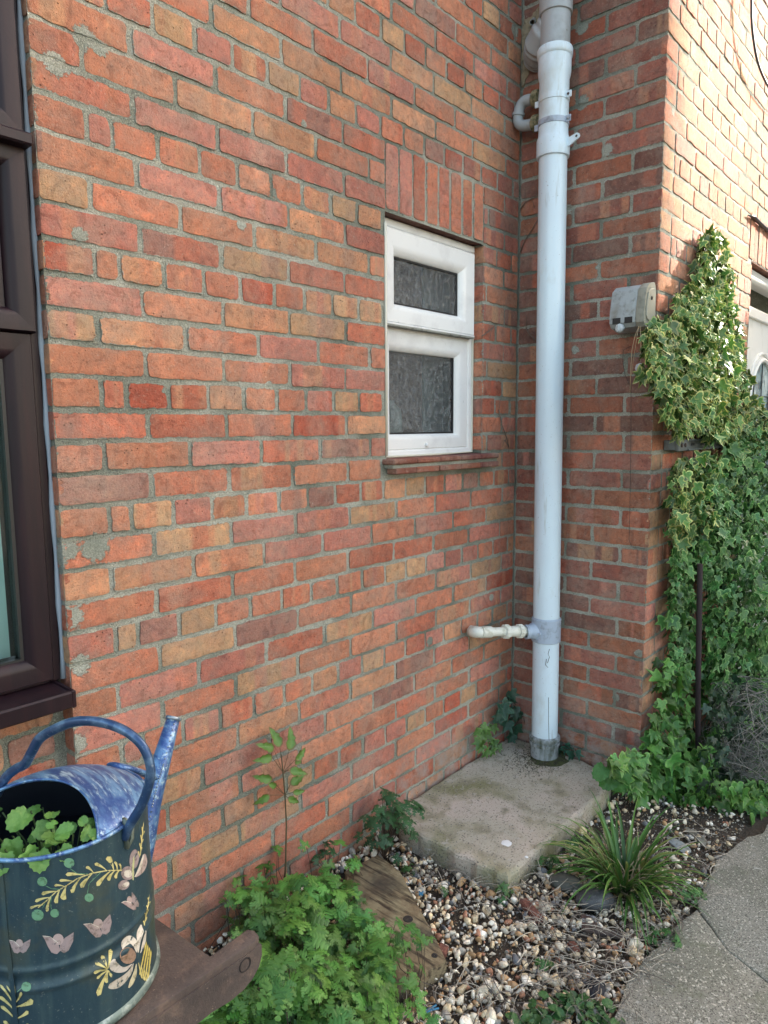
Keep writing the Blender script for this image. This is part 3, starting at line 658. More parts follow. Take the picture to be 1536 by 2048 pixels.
# ---- front door in the far wall
dr = MB(); y0 = -DB+.035
frame_rect(dr, DX0+.002, DX1-.002, .0, 2.262, .055, y0, y0+.07, bev=.006)
dr.box((DX0+.002, y0-.004, 2.02), (DX1-.002, y0+.06, 2.075), bev=.005)
DOORM = mat('white_door', (.82, .80, .74), .4, var=((10, (.7, .68, .6), .55, .75, 4),))
do = dr.build('door', DOORM, house, auto=40); do['label'] = 'white front door with an arched leaded light'
lf = MB(); lf.box((DX0+.057, y0+.012, .03), (DX1-.057, y0+.055, 2.02)); 
arc = [(1.72+.30*math.cos(t), 1.42+.40*math.sin(t)) for t in np.linspace(0, math.pi, 24)]; arc = [(2.02, .95)]+arc+[(1.42, .95)]
for sft, wd2, yy in ((.0, .022, .004), (.035, .012, .007)):
    pp = [(1.72+(x-1.72)*(1+sft/.3), y0+yy, 1.42+(z-1.42)*(1+sft/.4)) for x, z in arc]; lf.tube(pp, wd2*.6, 6, cap=True)
lf.build('door_leaf', DOORM, do, auto=40)
ag = MB(); c0 = ag.vert((1.72, y0+.0095, 1.3)); ids = [ag.vert((x, y0+.0095, z)) for x, z in arc]
for k in range(len(ids)): ag.face((c0, ids[(k+1) % len(ids)], ids[k]))
ag.build('arched_pane', mat('leaded_glass', (.30, .42, .42), .08, var=((6, (.62, .72, .70), .45, .6, 3), (12, (.10, .15, .16), .5, .66, 3)), spec=.9), do)
ld = MB()
for x in (1.56, 1.72, 1.88): ld.tube([(x, y0+.006, .95), (x, y0+.006, 1.42+.38*math.sqrt(max(0, 1-((x-1.72)/.3)**2)))], .003, 6)
for z in (1.05, 1.25, 1.45, 1.62): h_ = .3 if z < 1.42 else .3*math.sqrt(1-((z-1.42)/.4)**2); ld.tube([(1.72-h_, y0+.006, z), (1.72+h_, y0+.006, z)], .003, 6)
ld.build('lead_strip', mat('lead', (.06, .065, .07), .5, .4), do)
hm = MB(); hp = [at(1495, 430, 'y', -DB-.01), at(1507, 434, 'y', -DB-.012), at(1520, 447, 'y', -DB-.012), at(1536, 461, 'y', -DB-.012)]
hp.append(hp[-1]+(hp[-1]-hp[-2])*6); hm.tube(hp, [.002, .012, .012, .012, .012], 8, flat=.4); o = hm.build('flashing_strip', mat('dark_flashing', (.05, .07, .09), .4), house, smooth=True)

# ================================================================ PIPES ON THE WALL
PX, PY0, PY1 = -.090, -.200, -.219
def pax(z): return (PX, PY0+(PY1-PY0)*(2.6-z)/2.5, z)      # axis of the stack, leaning very slightly
sp = empty('soil_pipe', pax(.045), 'tall pale grey plastic waste stack in the brick corner', 'drain pipe')
PR = .0550
p = MB(); p.tube([pax(z) for z in np.linspace(.14, 2.60, 30)], PR, 48); p.build('pipe', PIPE, sp, auto=40)
p = MB(); A_ = pax
p.lathe([(PR+.001, 2.50), (PR+.008, 2.502), (PR+.009, 2.512), (PR+.009, 2.565), (PR+.0065, 2.572), (PR+.003, 2.58), (PR+.002, 2.60), (PR+.002, 2.785), (PR+.006, 2.80), (PR+.008, 2.815), (PR+.008, 2.865), (PR+.012, 2.869), (PR+.013, 2.877), (PR+.013, 2.893), (PR+.010, 2.899), (PR+.003, 2.90)], (PX, PY0, 0), n=48)
p.build('socket', WPIPE if False else PIPE, sp, auto=40)
p = MB(); p.tube([(PX, PY0, 2.88), (PX, PY0, 3.035)], PR+.001, 48); p.lathe([(PR+.001, 3.02), (PR+.007, 3.022), (PR+.008, 3.03), (PR+.008, 3.25), (PR, 3.26)], (PX, PY0, 0), n=48); p.tube([(PX, PY0, 3.24), (PX, PY0, 3.9)], PR, 32); p.build('upper_pipe', GREY_PIPE, sp, auto=40)
SCREW = mat('zinc_screw', (.35, .36, .38), .4, .8)
for zc, dk in ((2.715, 0), (2.628, 1)):
    c = MB(); r = PR+.0045; c.lathe([(r-.003, zc-.011), (r, zc-.010), (r, zc+.010), (r-.003, zc+.011)], (PX, PY0, 0), n=48)
    # the ears of the clip stand out to the right and to the left of the pipe
    for sy in (-1, 1):
        ear = MB(); c.box((PX-.012, PY0+sy*.052-.004*0 if sy > 0 else PY0-.078, zc-.011), (PX-.006, PY0+.078 if sy > 0 else PY0-.052, zc+.013), bev=.0015)
        c.box((PX-.012, PY0+sy*.078-.002, zc-.011), (PX+.086, PY0+sy*.078+.002, zc+.011)) if False else None
    cl = c.build('pipe_clip', BOSS if dk else PIPE, sp, auto=40)
    s_ = MB(); s_.lathe([(.001, 0), (.0045, .0), (.005, .002), (.003, .004), (.001, .0045)], (PX-.012, PY0-.066, zc+.001), (-1, 0, 0), 12); s_.build('screw', SCREW if dk else mat('rusty_screw', (.06, .03, .02), .8), cl, smooth=True)
c = MB(); zc = 2.553
c.box((PX+.005, PY0-.062, zc-.02), (PX+.011, PY0-.054, zc+.012), bev=.001)
ol = [(PX-.004, PY0-.062, zc-.018), (PX-.004, PY0-.072, zc-.022), (PX-.004, PY0-.112, zc-.010)]
pl = [(-.060, -.018), (-.100, -.008)]
n_ = 10; pts = [(-.058, -.020), (-.070, -.024)]+[(-.100+.012*math.sin(t), .004-.012*math.cos(t)*1.0) for t in np.linspace(0, -math.pi, n_)]+[(-.070, .008), (-.058, .010)]
f0 = [c.vert((PX-.004, PY0+y, zc+z)) for y, z in pts]; f1 = [c.vert((PX+.002, PY0+y, zc+z)) for y, z in pts]
c.face(f0); c.face(f1[::-1])
for k in range(len(pts)): c.face((f0[k], f1[k], f1[(k+1) % len(pts)], f0[(k+1) % len(pts)]))
lug = c.build('bracket_lug', PIPE, sp)
h_ = MB(); h_.lathe([(.0005, 0), (.004, .0005), (.0045, 0)], (PX-.0045, PY0-.100, zc+.004), (-1, 0, 0), 12); h_.build('screw_hole', BLACK, lug)
p = MB(); zb = .118; q = pax(.12)
p.lathe([(PR-.001, .035), (PR+.004, .036), (PR+.004, .098), (PR+.009, .100), (PR+.010, .106), (PR+.009, .113), (PR+.004, .115), (PR+.004, .122), (PR+.010, .124), (PR+.011, .130), (PR+.010, .137), (PR+.003, .140), (PR, .142)], (q[0], q[1], 0), n=48)
p.build('base_socket', mat('dirty_grey_socket', (.33, .37, .39), .55, var=((22, (.07, .085, .06), .47, .66, 6, (1, 1, .3)), (70, (.12, .13, .09), .56, .7, 4))), sp, auto=40)
p = MB(); q = pax(.6); p.lathe([(PR+.001, .555), (PR+.006, .558), (PR+.006, .655), (PR+.001, .66)], (q[0], q[1], 0), n=48)
d = Vector((-.78, .50, .0)).normalized(); base = Vector(q)+d*.045; base.z = .602
p.lathe([(.036, 0), (.036, .018), (.031, .028), (.029, .034), (.029, .040), (.0305, .041), (.0305, .052), (.024, .052)], base, d, 28)
p.box((q[0]-.07, q[1]-.01, .598), (q[0]+.0, q[1]+.07, .606)); p.build('branch_boss', BOSS, sp, auto=40)
# ribbed flexible connector going back into the wall
p = MB(); cy = [Vector((PX+.02+.0, PY0+.02, 3.0)), Vector((PX+.025, PY0+.075, 2.965)), Vector((-.03, PY0+.105, 2.95)), Vector((.0, PY0+.12, 2.945))]
pts = []; rad = []
for i in range(40):
    t = i/39*2.999; k = int(t); f = t-k; P_ = cy[k]*(1-f)+cy[k+1]*f; pts.append(P_); rad.append(.058+(.004 if (i//3) % 2 else 0))
p.tube(pts, rad, 32); p.build('flexible_connector', GREY_PIPE, sp, auto=50)

def fitting_tube(name, pts, r, m, parent, n=20, smooth=True):
    q = MB(); q.tube(pts, r, n); return q.build(name, m, parent, auto=45)
def bend(p0, p1, p2, n=8):
    p0, p1, p2 = map(Vector, (p0, p1, p2)); return [p0*(1-t)**2+p1*2*t*(1-t)+p2*t*t for t in np.linspace(0, 1, n)]
ck = MB(); pq = lambda x, y: Vector(at(x, y, 'x', PX-PR*.93))
for pl_ in (((1099, 1298), (1096, 1308), (1099, 1314), (1095, 1326)), ((1093, 1318), (1091, 1330), (1096, 1335)), ((1097, 1395), (1097, 1440), (1098, 1480)), ((1082, 1285), (1084, 1293))):
    ck = MB(); ck.tube([pq(*p_) for p_ in pl_], .0011, 4); ck.build('crack', BLACK, sp)
# small white waste pipe low down
e0 = at(938, 1262, 'y', .0); ez = .612; zz = lambda x, y, yy: at(x, y, 'y', yy)
Q0 = Vector(at(944, 1262, 'y', -.01)); Q1 = Vector(at(944, 1265, 'y', -.075)); bs_ = base+d*.05; Q3 = Vector((bs_.x, bs_.y, .606))
wpz = empty('waste_pipe', tuple(Q0), 'small white plastic waste pipe low on the wall running into the stack', 'waste pipe')
dirn = (Q3-Q1).normalized()
el = bend(Q0, Q1, Q1+dirn*.045); fitting_tube('elbow', [Q0+Vector((0, .02, 0))]+el, .0225, WPIPE, wpz)
fitting_tube('elbow_collar', [Q0+Vector((0, -.012, 0)), Q0+Vector((0, -.024, 0))], .0245, WPIPE, wpz)
L_ = (Q3-Q1).length
at_ = lambda s: Q1+dirn*s
fitting_tube('pipe', [at_(.04), at_(L_+.01)], .0185, WPIPE, wpz)
fitting_tube('sleeve', [at_(.045), at_(.095)], .0235, WPIPE, wpz); 
for s0 in (.62, .88):
    q = MB(); a0 = at_(L_*s0-.011); 
    q.tube([at_(L_*s0-.012), at_(L_*s0-.011), at_(L_*s0+.011), at_(L_*s0+.012)], [.024, .0275, .0275, .024], 24)
    ax_ = dirn; u_ = ax_.cross(Vector((0, 0, 1))).normalized(); v_ = u_.cross(ax_)
    for k in range(12):
        an = k*math.pi/6; rdir = u_*math.cos(an)+v_*math.sin(an); c_ = at_(L_*s0)+rdir*.0275
        q.tube([c_-ax_*.010, c_+ax_*.010], .0022, 6)
    q.build('coupling_nut', WPIPE, wpz, auto=40)
fitting_tube('coupling', [at_(L_*.64), at_(L_*.86)], .0225, WPIPE, wpz)
# old grey double bend beside the stack, high up
E0 = Vector(at(1088, 195, 'x', -.055)); E1 = Vector(at(1040, 203, 'x', -.06)); E2 = Vector(at(1034, 256, 'x', -.06)); E3 = Vector(at(1088, 243, 'x', -.055))
ub = empty('waste_bend', tuple(E1), 'old grey double bend of waste pipe with mossy joints beside the top of the stack', 'pipe bend')
up_ = [E0]+bend(E0*.35+E1*.65, E1, E1*.55+E2*.45, 7)+bend(E1*.40+E2*.60, E2, E2*.55+E3*.45, 7)+[E3]
fitting_tube('bend_pipe', up_, .0215, GREY_PIPE, ub, 22)
mid = (E1+E2)/2; dv = (E2-E1).normalized(); fitting_tube('collar', [mid-dv*.006, mid-dv*.005, mid+dv*.005, mid+dv*.006], [.0225, .0255, .0255, .0225], GREY_PIPE, ub)
for a_, b_ in ((E0, E1), (E3, E2)):
    v = (b_-a_).normalized(); fitting_tube('joint', [a_+v*.015, a_+v*.02, a_+v*.045, a_+v*.052], [.024, .033, .032, .023], MOSSY, ub)
# overflow stub
O0 = Vector(at(1067, 42, 'x', -.004)); O1 = Vector(at(1064, 45, 'x', -.06))
of = empty('overflow_pipe', tuple(O0), 'short narrow grey pipe stub poking out of the cement patch high in the corner', 'pipe stub')
q = MB(); ax_ = (O1-O0).normalized(); q.lathe([(.0115, 0), (.0115, .056), (.0085, .056), (.0085, .01)], O0, ax_, 20); q.build('stub', GREY_PIPE, of, auto=40)
# thick black cable at the top right
cb = MB(); pts = [at(x, y, 'y', -DB-.045) for x, y in ((1503, -60), (1503, 0), (1503.5, 40), (1507, 78), (1514, 118), (1526, 152), (1545, 185), (1580, 225), (1640, 260))]
sp_ = []
for i in range(len(pts)-1):
    P = [pts[max(0, i-1)], pts[i], pts[i+1], pts[min(len(pts)-1, i+2)]]
    for t in np.linspace(0, 1, 6, endpoint=False): sp_.append(.5*((2*P[1])+(-P[0]+P[2])*t+(2*P[0]-5*P[1]+4*P[2]-P[3])*t*t+(-P[0]+3*P[1]-3*P[2]+P[3])*t**3))
cb.tube(sp_, .0055, 10); tag(cb.build('cable', mat('black_cable', (.025, .032, .04), .45), smooth=True), 'thick dark cable hanging in a curve at the top right corner', 'cable')

# retractable clothes line reel
bx = empty('clothes_line_reel', (-.05, -.53, 1.88), 'grey plastic clothes line reel fixed near the brick corner', 'clothes line')
GREYP = mat('weathered_grey_plastic', (.30, .335, .33), .55, var=((6, (.36, .41, .43), .4, .6, 4), (45, (.20, .215, .20), .52, .7, 6), (12, (.24, .25, .22), .5, .7, 5)), bump=((90, .2, .002),))
def hull(mb, pl, y0, y1, bev=.003):
    """profile pl in (x,z), pulled from y0 to y1"""
    cxy = np.mean(np.array(pl), axis=0); rg = []
    for y, s in ((y0, .97), (y0+bev*(1 if y1 > y0 else -1), 1), (y1-bev*(1 if y1 > y0 else -1), 1), (y1, .97)):
        rg.append([mb.vert((cxy[0]+(x-cxy[0])*s, y, cxy[1]+(z-cxy[1])*s)) for x, z in pl])
    n = len(pl)
    for i in range(3):
        for k in range(n): mb.face((rg[i][k], rg[i][(k+1) % n], rg[i+1][(k+1) % n], rg[i+1][k]))
    mb.face(rg[0][::-1]); mb.face(rg[3])
PROF = [(0, 1.960), (-.018, 1.985), (-.066, 1.976), (-.094, 1.957), (-.112, 1.880), (-.112, 1.838), (-.098, 1.822), (-.030, 1.810), (0, 1.825)]
h = MB(); hull(h, PROF, -.462, -.560); hs = h.build('housing', GREYP, bx, auto=30)
P2 = [(x*1.0-.0, z+(z-1.9)*.04) for x, z in PROF]
h = MB(); hull(h, P2, -.561, -.592, .006); ec = h.build('end_cap', mat('dull_buff_plastic', (.27, .275, .225), .6, var=((30, (.17, .175, .14), .5, .7, 5),)), bx, auto=30)
h = MB(); cP = [( -.055+(x+.055)*.72, 1.91+(z-1.91)*.72) for x, z in PROF]; hull(h, cP, -.592, -.596, .0015); h.build('end_plate', mat('buff_plate', (.31, .31, .255), .55), ec, auto=30)
h = MB(); h.lathe([(.001, 0), (.007, .0), (.007, .002), (.003, .002), (.003, .0005), (.001, .0005)], (-.055, -.5965, 1.925), (0, -1, 0), 14); h.build('screw', BLACK, ec)
for ya, yb in ((-.474, -.505), (-.520, -.550)):
    h = MB(); h.box((-.1135, yb, 1.836), (-.095, ya, 1.858), bev=.001); h.build('slot', BLACK, hs)
KN = mat('pale_knob', (.50, .54, .55), .45)
def knob(loc, label, tl=.0):
    k = empty('pull_knob', loc, label, 'line knob', 'line knobs')
    h = MB(); x, y, z = loc
    h.lathe([(.001, -.004), (.012, -.003), (.0165, .001), (.0175, .008), (.0165, .015), (.012, .019), (.001, .020)], (x, y, z), (-1, -.1, tl), 8, c=(1, 1, 1)); kk = h.build('knob', KN, k, auto=50)
    h = MB(); h.box((x-.026, y-.0025, z-.014), (x-.016, y+.0025, z+.014), bev=.002); h.build('grip', KN, k)
K1_ = at(1241, 657, 'x', -.10); K2_ = at(1281, 736, 'x', -.085)
knob(tuple(K1_), 'pale knob tucked under the left slot of the line reel'); knob(tuple(K2_), 'pale knob dangling on a cord below the line reel')
CORD = mat('buff_cord', (.55, .42, .26), .8)
def cord(name, pxs, xs, r, m, label, cat='cord'):
    q = MB(); pts = [at(x, y, 'x', v) for (x, y), v in zip(pxs, xs)]; q.tube(pts, r, 6); return tag(q.build(name, m, smooth=True), label, cat)
cord('line_cord', [(1280, 650), (1281.5, 680), (1281, 724)], [-.10, -.09, -.088], .0011, CORD, 'buff cord holding the dangling knob under the reel')
cord('line_cord', [(1279, 650), (1270, 672), (1264, 700), (1262, 730), (1260, 786)], [-.10, -.09, -.08, -.07, -.06], .0013, CORD, 'frayed buff cord hanging lowest below the reel')
cord('line_cord', [(1278, 650), (1273, 680), (1268, 712), (1263, 750)], [-.10, -.095, -.08, -.065], .0010, CORD, 'middle buff cord looped below the reel, left of the knob')
cord('wire', [(1262, 692), (1247, 700), (1245, 722), (1250, 750), (1262, 775), (1262, 850), (1261, 950), (1259, 1050), (1258, 1080), (1264, 1094), (1290, 1098)], [-.012]*11, .0008, BLACK, 'thin black wire hanging down the brick corner below the reel', 'wire')
# gate bracket on the far wall
gb = empty('gate_bracket', tuple(at(1330, 890, 'y', -DB)), 'dark grey slotted steel bracket bolted to the brick beside the ivy', 'bracket')
STEEL = mat('dull_steel', (.16, .18, .18), .55, .6, var=((40, (.14, .13, .11), .52, .7, 4),))
p0 = at(1326, 890, 'y', -DB); zt, zb_ = at(1326, 879, 'y', -DB)[2], at(1326, 902, 'y', -DB)[2]; x0 = p0[0]; x1 = x0+.66
BKY = DB+.048; q = MB(); q.box((x0+.004, -BKY-.001, zb_+.003), (x0+.05, -DB-.001, zt-.003), bev=.002); q.build('packing_block', STEEL, gb)
q = MB(); q.box((x0, -BKY-.014, zb_), (x0+.10, -BKY-.001, zt), bev=.002); q.build('plate', STEEL, gb)
q = MB(); q.box((x0+.10, -BKY-.006, zb_+.004), (x1, -BKY-.001, zt-.004)); q.box((x0+.10, -BKY-.020, zt-.007), (x1, -BKY-.006, zt), bev=.001); q.box((x0+.10, -BKY-.020, zb_), (x1, -BKY-.006, zb_+.007), bev=.001); q.build('channel', STEEL, gb)
for dx in (.028, .068): q = MB(); q.lathe([(.001, 0), (.0085, 0), (.0085, .003), (.006, .005), (.001, .006)], (x0+dx, -BKY-.014, (zt+zb_)/2), (0, -1, 0), 12); q.build('bolt', RUST, gb, smooth=True)
for i in range(4): q = MB(); q.box((x0+.16+i*.12, -BKY-.0075, (zt+zb_)/2-.005), (x0+.20+i*.12, -BKY-.0058, (zt+zb_)/2+.005), bev=.002); q.build('slot', BLACK, gb)
pt = MB(); pt.tube([at(x, y, 'y', -DB-.13) for x, y in ((1400, 1128), (1398, 1250), (1396, 1380), (1396, 1520))], .0115, 12, flat=.7); tag(pt.build('iron_post', mat('dark_iron_post', (.045, .03, .035), .6, .3), auto=60), 'slim dark iron post standing in the ivy', 'post')
# withered ivy stems clinging to the brick in the corner
for nm, pth, val, lb in (('a', [(1041, 418), (1050, 405), (1062, 398), (1075, 393)], 'x', 'dry creeper stem at the inner corner just right of the soldier course'), ('b', [(1040, 505), (1050, 480), (1062, 462), (1075, 440)], 'x', 'longest dry creeper stem slanting up behind the stack above the window head'), ('c', [(1052, 655), (1058, 668), (1070, 680)], 'x', 'short dry creeper stem behind the stack level with the window transom'), ('d', [(998, 820), (1004, 850), (1012, 870), (1018, 895), (1010, 880)], 'y', 'withered creeper stem right of the window near its bottom'), ('e', [(964, 672), (975, 665), (986, 655)], 'y', 'pale creeper stem scar on the window reveal')):
    q = MB(); pts = [at(x, y, val, -.006) for x, y in pth]; q.tube(pts, [.0028]+[.0018]*(len(pts)-1), 6)
    for _ in range(6):
        s = random.choice(pts); e = s+np.array([-.002, rnd(-.04, .04), rnd(-.05, .05)]) if val == 'x' else s+np.array([rnd(-.04, .04), -.002, rnd(-.05, .05)]); q.tube([s, (s+e)/2+np.array([0, 0, .006]), e], .0009, 5)
    tag(q.build('dry_creeper', mat('dry_stem', (.17, .13, .10), .8), smooth=True), lb, 'dry stem', 'dry creeper stems on the brick')

def ico(sub=1):
    import bmesh
    bm = bmesh.new(); bmesh.ops.create_icosphere(bm, subdivisions=sub, radius=1); V = [tuple(v.co) for v in bm.verts]; F = [[v.index for v in f.verts] for f in bm.faces]; bm.free(); return np.array(V), F
def stone_protos(n=8, sub=2):
    V0, F = ico(sub); out = []
    for k in range(n):
        V = V0*np.array([1, rnd(.6, .95), rnd(.5, .8)]); pl = [(np.array([rnd(-1, 1), rnd(-1, 1), rnd(-1, 1)])) for _ in range(11)]
        for d_ in pl:
            d_ = d_/np.linalg.norm(d_); h_ = V@d_; lim = rnd(.25, .62); V = V-np.outer(np.maximum(h_-lim, 0)*.95, d_)
        V = V*(1+.07*np.array([[n3(v[0]+k*9, v[1], v[2], 2.1)] for v in V])); out.append((V, F, np.ones((len(V), 3))))
    return out
# ================================================================ GROUND
SZ = .045
sl_ = [(-.02, -.004), (-.02, -.35), (-.05, -.455), (-.10, -.52), (-.17, -.545), (-.40, -.540), (-.895, -.533), (-.905, -.50), (-.906, -.12), (-.88, -.06), (-.80, -.012)]
s = MB(); s.prism(jag(sl_[::-1], .018, .010, 1), -.034, SZ, bev=.013)
tag(s.build('concrete_slab', CONCRETE), 'thick mossy concrete slab at the foot of the waste stack', 'concrete slab')
# damp dirt round the foot of the stack, droppings
def blob(name, c, r, m, h=.004, seed=0, sx=1., n=26, label=None, cat=None, **k):
    q = MB(); ci = q.vert((c[0], c[1], c[2]+h)); rg = []
    for s_, z in ((.55, h*.9), (.88, h*.5), (1.0, 0)):
        rg.append([q.vert((c[0]+r*s_*sx*math.cos(a)*(1+.28*n3(math.cos(a), math.sin(a), seed, 2.2)), c[1]+r*s_*math.sin(a)*(1+.28*n3(math.cos(a), math.sin(a), seed, 2.2)), c[2]+z*(1+.5*n3(a, s_, seed, 3)))) for a in np.linspace(0, 2*math.pi, n, endpoint=False)])
    for k_ in range(n):
        k2 = (k_+1) % n; q.face((ci, rg[0][k_], rg[0][k2]))
        for i in range(2): q.face((rg[i][k_], rg[i+1][k_], rg[i+1][k2], rg[i][k2]))
    o = q.build(name, m, smooth=True); return tag(o, label, cat, k.get('group'), k.get('kind'))
MOSS = mat('moss', (.06, .075, .02), .95, var=((60, (.035, .035, .02), .45, .62, 5), (200, (.14, .13, .07), .6, .7, 3)), bump=((120, 1., .012),))
blob('moss', (-.10, -.25, SZ-.002), .080, MOSS, .005, 3, 1.1, kind='stuff', label='moss and wet dirt round the foot of the stack', cat='moss')
lt = RNG.normal(0, 1, (900, 2))*[.075, .055]+[-.16, -.20]; lt = lt[(lt[:, 0] < -.01) & (lt[:, 1] < -.01)]; lt = np.hstack([lt, np.full((len(lt), 1), SZ+.001)])
tag(scatter('leaf_litter', stone_protos(3, 1), lt, RNG.normal(0, .6, (len(lt), 3))+[0, 0, 1], RNG.uniform(0, 6.28, len(lt)), np.array([[1, .5, .35]])*RNG.uniform(.0025, .008, (len(lt), 1)), np.array([random.choice(((.04, .035, .02), (.07, .06, .035), (.05, .065, .02), (.14, .12, .08))) for _ in range(len(lt))]), STONEV, smooth=False), kind='stuff', label='dark rotten leaf litter on the slab behind the stack', cat='leaf litter')
LIME = mat('bird_lime', (.72, .74, .74), .8)
pp = at(1013, 1686, 'z', SZ); blob('bird_dropping', (pp[0], pp[1], SZ), .018, LIME, .002, 4, label='large white bird dropping on the slab', cat='bird dropping')
pp = at(1053, 1714, 'z', SZ); blob('bird_dropping', (pp[0], pp[1], SZ), .006, LIME, .0015, 9, label='tiny white dropping near the front edge of the slab', cat='bird dropping')
# paving
PZ = -.003
def slab(name, poly, z1, seed, bev=.005):
    q = MB(); q.prism(jag(poly, .035, .007, seed), -.034, z1, bev=bev); o = q.build(name, PATHC, auto=50); return o
c1, c2, c3 = (-.585, -1.01), (-.705, -1.125), (-.762, -1.245)
tag(slab('path', [(-.592, -1.014), (-.715, -.985), (-.996, -.965), (-1.15, -.985), (-1.19, -1.02), (-1.26, -2.4), (-.90, -2.4), (-.84, -1.6), c3, c2][::1], PZ, 3), kind='structure')
tag(slab('path', [(-.56, -1.004), (-.586, -1.017), (-.710, -1.127), (-.757, -1.247), (-.834, -1.6), (-.893, -2.4), (2.8, -2.4), (2.8, -1.10), (-.03, -1.06), (-.09, -1.022), (-.297, -.985)], PZ+.002, 3), kind='structure')
tag(slab('path', [(-1.21, -1.03), (-1.9, -1.06), (-2.1, -2.4), (-1.28, -2.4)], PZ-.004, 8), kind='structure')
# stones
SP = stone_protos()
GC = [((.62, .57, .45), 7), ((.70, .67, .58), 5), ((.52, .43, .28), 6), ((.38, .24, .12), 3.6), ((.30, .15, .09), 2.2), ((.27, .26, .23), 4), ((.12, .13, .14), 1.8), ((.50, .42, .28), 3)]
def in_poly(x, y, poly):
    c = False; n = len(poly)
    for i in range(n):
        x1, y1 = poly[i]; x2, y2 = poly[i-1]
        if (y1 > y) != (y2 > y) and x < (x2-x1)*(y-y1)/(y2-y1)+x1: c = not c
    return c
def scatter_px(n, poly, z, zj=.0):
    """random ground points inside an outline given on the photograph"""
    W_ = [at(x, y, 'z', z)[:2] for x, y in poly]; xs = [p_[0] for p_ in W_]; ys = [p_[1] for p_ in W_]; out = []
    while len(out) < n:
        x, y = rnd(min(xs), max(xs)), rnd(min(ys), max(ys))
        if in_poly(x, y, W_): out.append((x, y, z+rnd(-zj, zj)))
    return np.array(out)
gv = []
for _ in range(10500):
    x, y = rnd(-1.85, .35), rnd(-1.10, -.005)
    if x > -.91 and y > (-.545 if x < -.02 else -.62): continue
    if y < -1.0 and x < -.1: continue
    if y < -.985+.02*math.sin(x*5) and x > -1.2: continue
    dens = 1.0 if x < -.72 else max(.42, 1.0-(x+.72)*1.6)
    if y < -.72 and x > -1.0: dens *= .75
    if random.random() < dens: gv.append((x, y, -.030+.012*random.random()+.006*n3(x, y, 0, 9)))
gv = np.array(gv); N = len(gv); sc_ = np.exp(RNG.normal(math.log(.0105), .38, N)); sc_ = np.clip(sc_, .004, .026); gv[:, 2] += sc_*.35
tints = np.array([random.choices([q_[0] for q_ in GC], [q_[1] for q_ in GC])[0] for _ in range(N)])*RNG.uniform(.95, 1.5, (N, 1))
nr = RNG.normal(0, .45, (N, 3))+[0, 0, 1]
gt = np.array([(rnd(-1.85, .3), rnd(-1.06, -.005), -.033+rnd(0, .008)) for _ in range(14000)]); gt = gt[(gt[:, 1] > -.99) & ((gt[:, 0] < -.91) | (gt[:, 1] < -.545))]; N2 = len(gt)
tag(scatter('grit', stone_protos(4, 1), gt, RNG.normal(0, .5, (N2, 3))+[0, 0, 1], RNG.uniform(0, 6.28, N2), RNG.uniform(.0022, .0055, N2), np.array([random.choices([q_[0] for q_ in GC], [q_[1] for q_ in GC])[0] for _ in range(N2)])*.75, STONEV, smooth=False), kind='stuff', label='fine grit and small chips between the flints', cat='grit')
tag(scatter('gravel', SP, gv, nr, RNG.uniform(0, 6.28, N), sc_, tints, STONEV, smooth=False), kind='stuff', label='pale flint gravel covering the bed', cat='gravel')
def one_stone(name, px, size, sc3, col, label, cat='stone', spin=0., z=-.02, m=None, group=None, proto=None, raw=None):
    p_ = at(px[0], px[1], 'z', z) if raw is None else raw
    o = scatter(name, [proto or stone_protos(1, 3)[0]], [(p_[0], p_[1], p_[2])], [(rnd(-.1, .1), rnd(-.1, .1), 1)], [spin], np.array([[size*a_ for a_ in sc3]]), [col], m or STONEV)
    return tag(o, label, cat, group)
def round_proto():
    V0, F = ico(4); V = V0*(1+.05*np.array([[n3(v[0], v[1], v[2], 1.3)] for v in V0])); return (V, F, np.ones((len(V), 3)))
DARKST = mat('dark_cobble', (.055, .06, .065), .55, var=((60, (.10, .105, .11), .5, .66, 4), (220, (.22, .22, .22), .66, .72, 2)), bump=((160, .35, .003),))
one_stone('cobble', (1192, 1800), .062, (1, .62, .5), (1, 1, 1), 'smooth dark grey cobble at the foot of the sedge', spin=.75, m=DARKST, proto=round_proto(), z=.0)
one_stone('cobble', (1132, 1765), .055, (1, .75, .4), (1, 1, 1), 'duller flatter cobble behind the smooth dark one', spin=.4, m=mat('green_grey_cobble', (.085, .09, .075), .8, bump=((80, .5, .006),)), proto=round_proto(), z=-.01)
one_stone('slate_piece', (1030, 1858), .030, (1, .7, .35), (.10, .12, .135), 'flat bluish slate piece among the gravel in front of the slab corner', spin=.3)
one_stone('slate_piece', (1062, 1895), .020, (1, .7, .4), (.20, .24, .26), 'smaller grey slate piece nearest the middle of the gravel', spin=1.3)
one_stone('pale_stone', (1010, 1920), .017, (1, .6, .7), (.75, .75, .72), 'whitest upright flint in the middle of the gravel', spin=1.)
one_stone('rock', (1395, 1672), .075, (1.2, .6, .28), (.17, .17, .14), 'flat mossy rock at the edge of the ivy', spin=-.5, z=-.015)
one_stone('rock', (1352, 1688), .060, (1.1, .55, .30), (.22, .25, .25), 'bluish rock beside the flat mossy rock', spin=-.4, z=-.015)
one_stone('rock', (1452, 1726), .030, (1, .7, .5), (.33, .36, .36), 'small grey rock against the edge of the path', spin=.2, z=-.01)
one_stone('rock', (1265, 1852), .035, (1, .6, .35), (.12, .10, .085), 'low brown rock under the front of the sedge', spin=.2, z=-.02)
BRK = (.14, .065, .05)
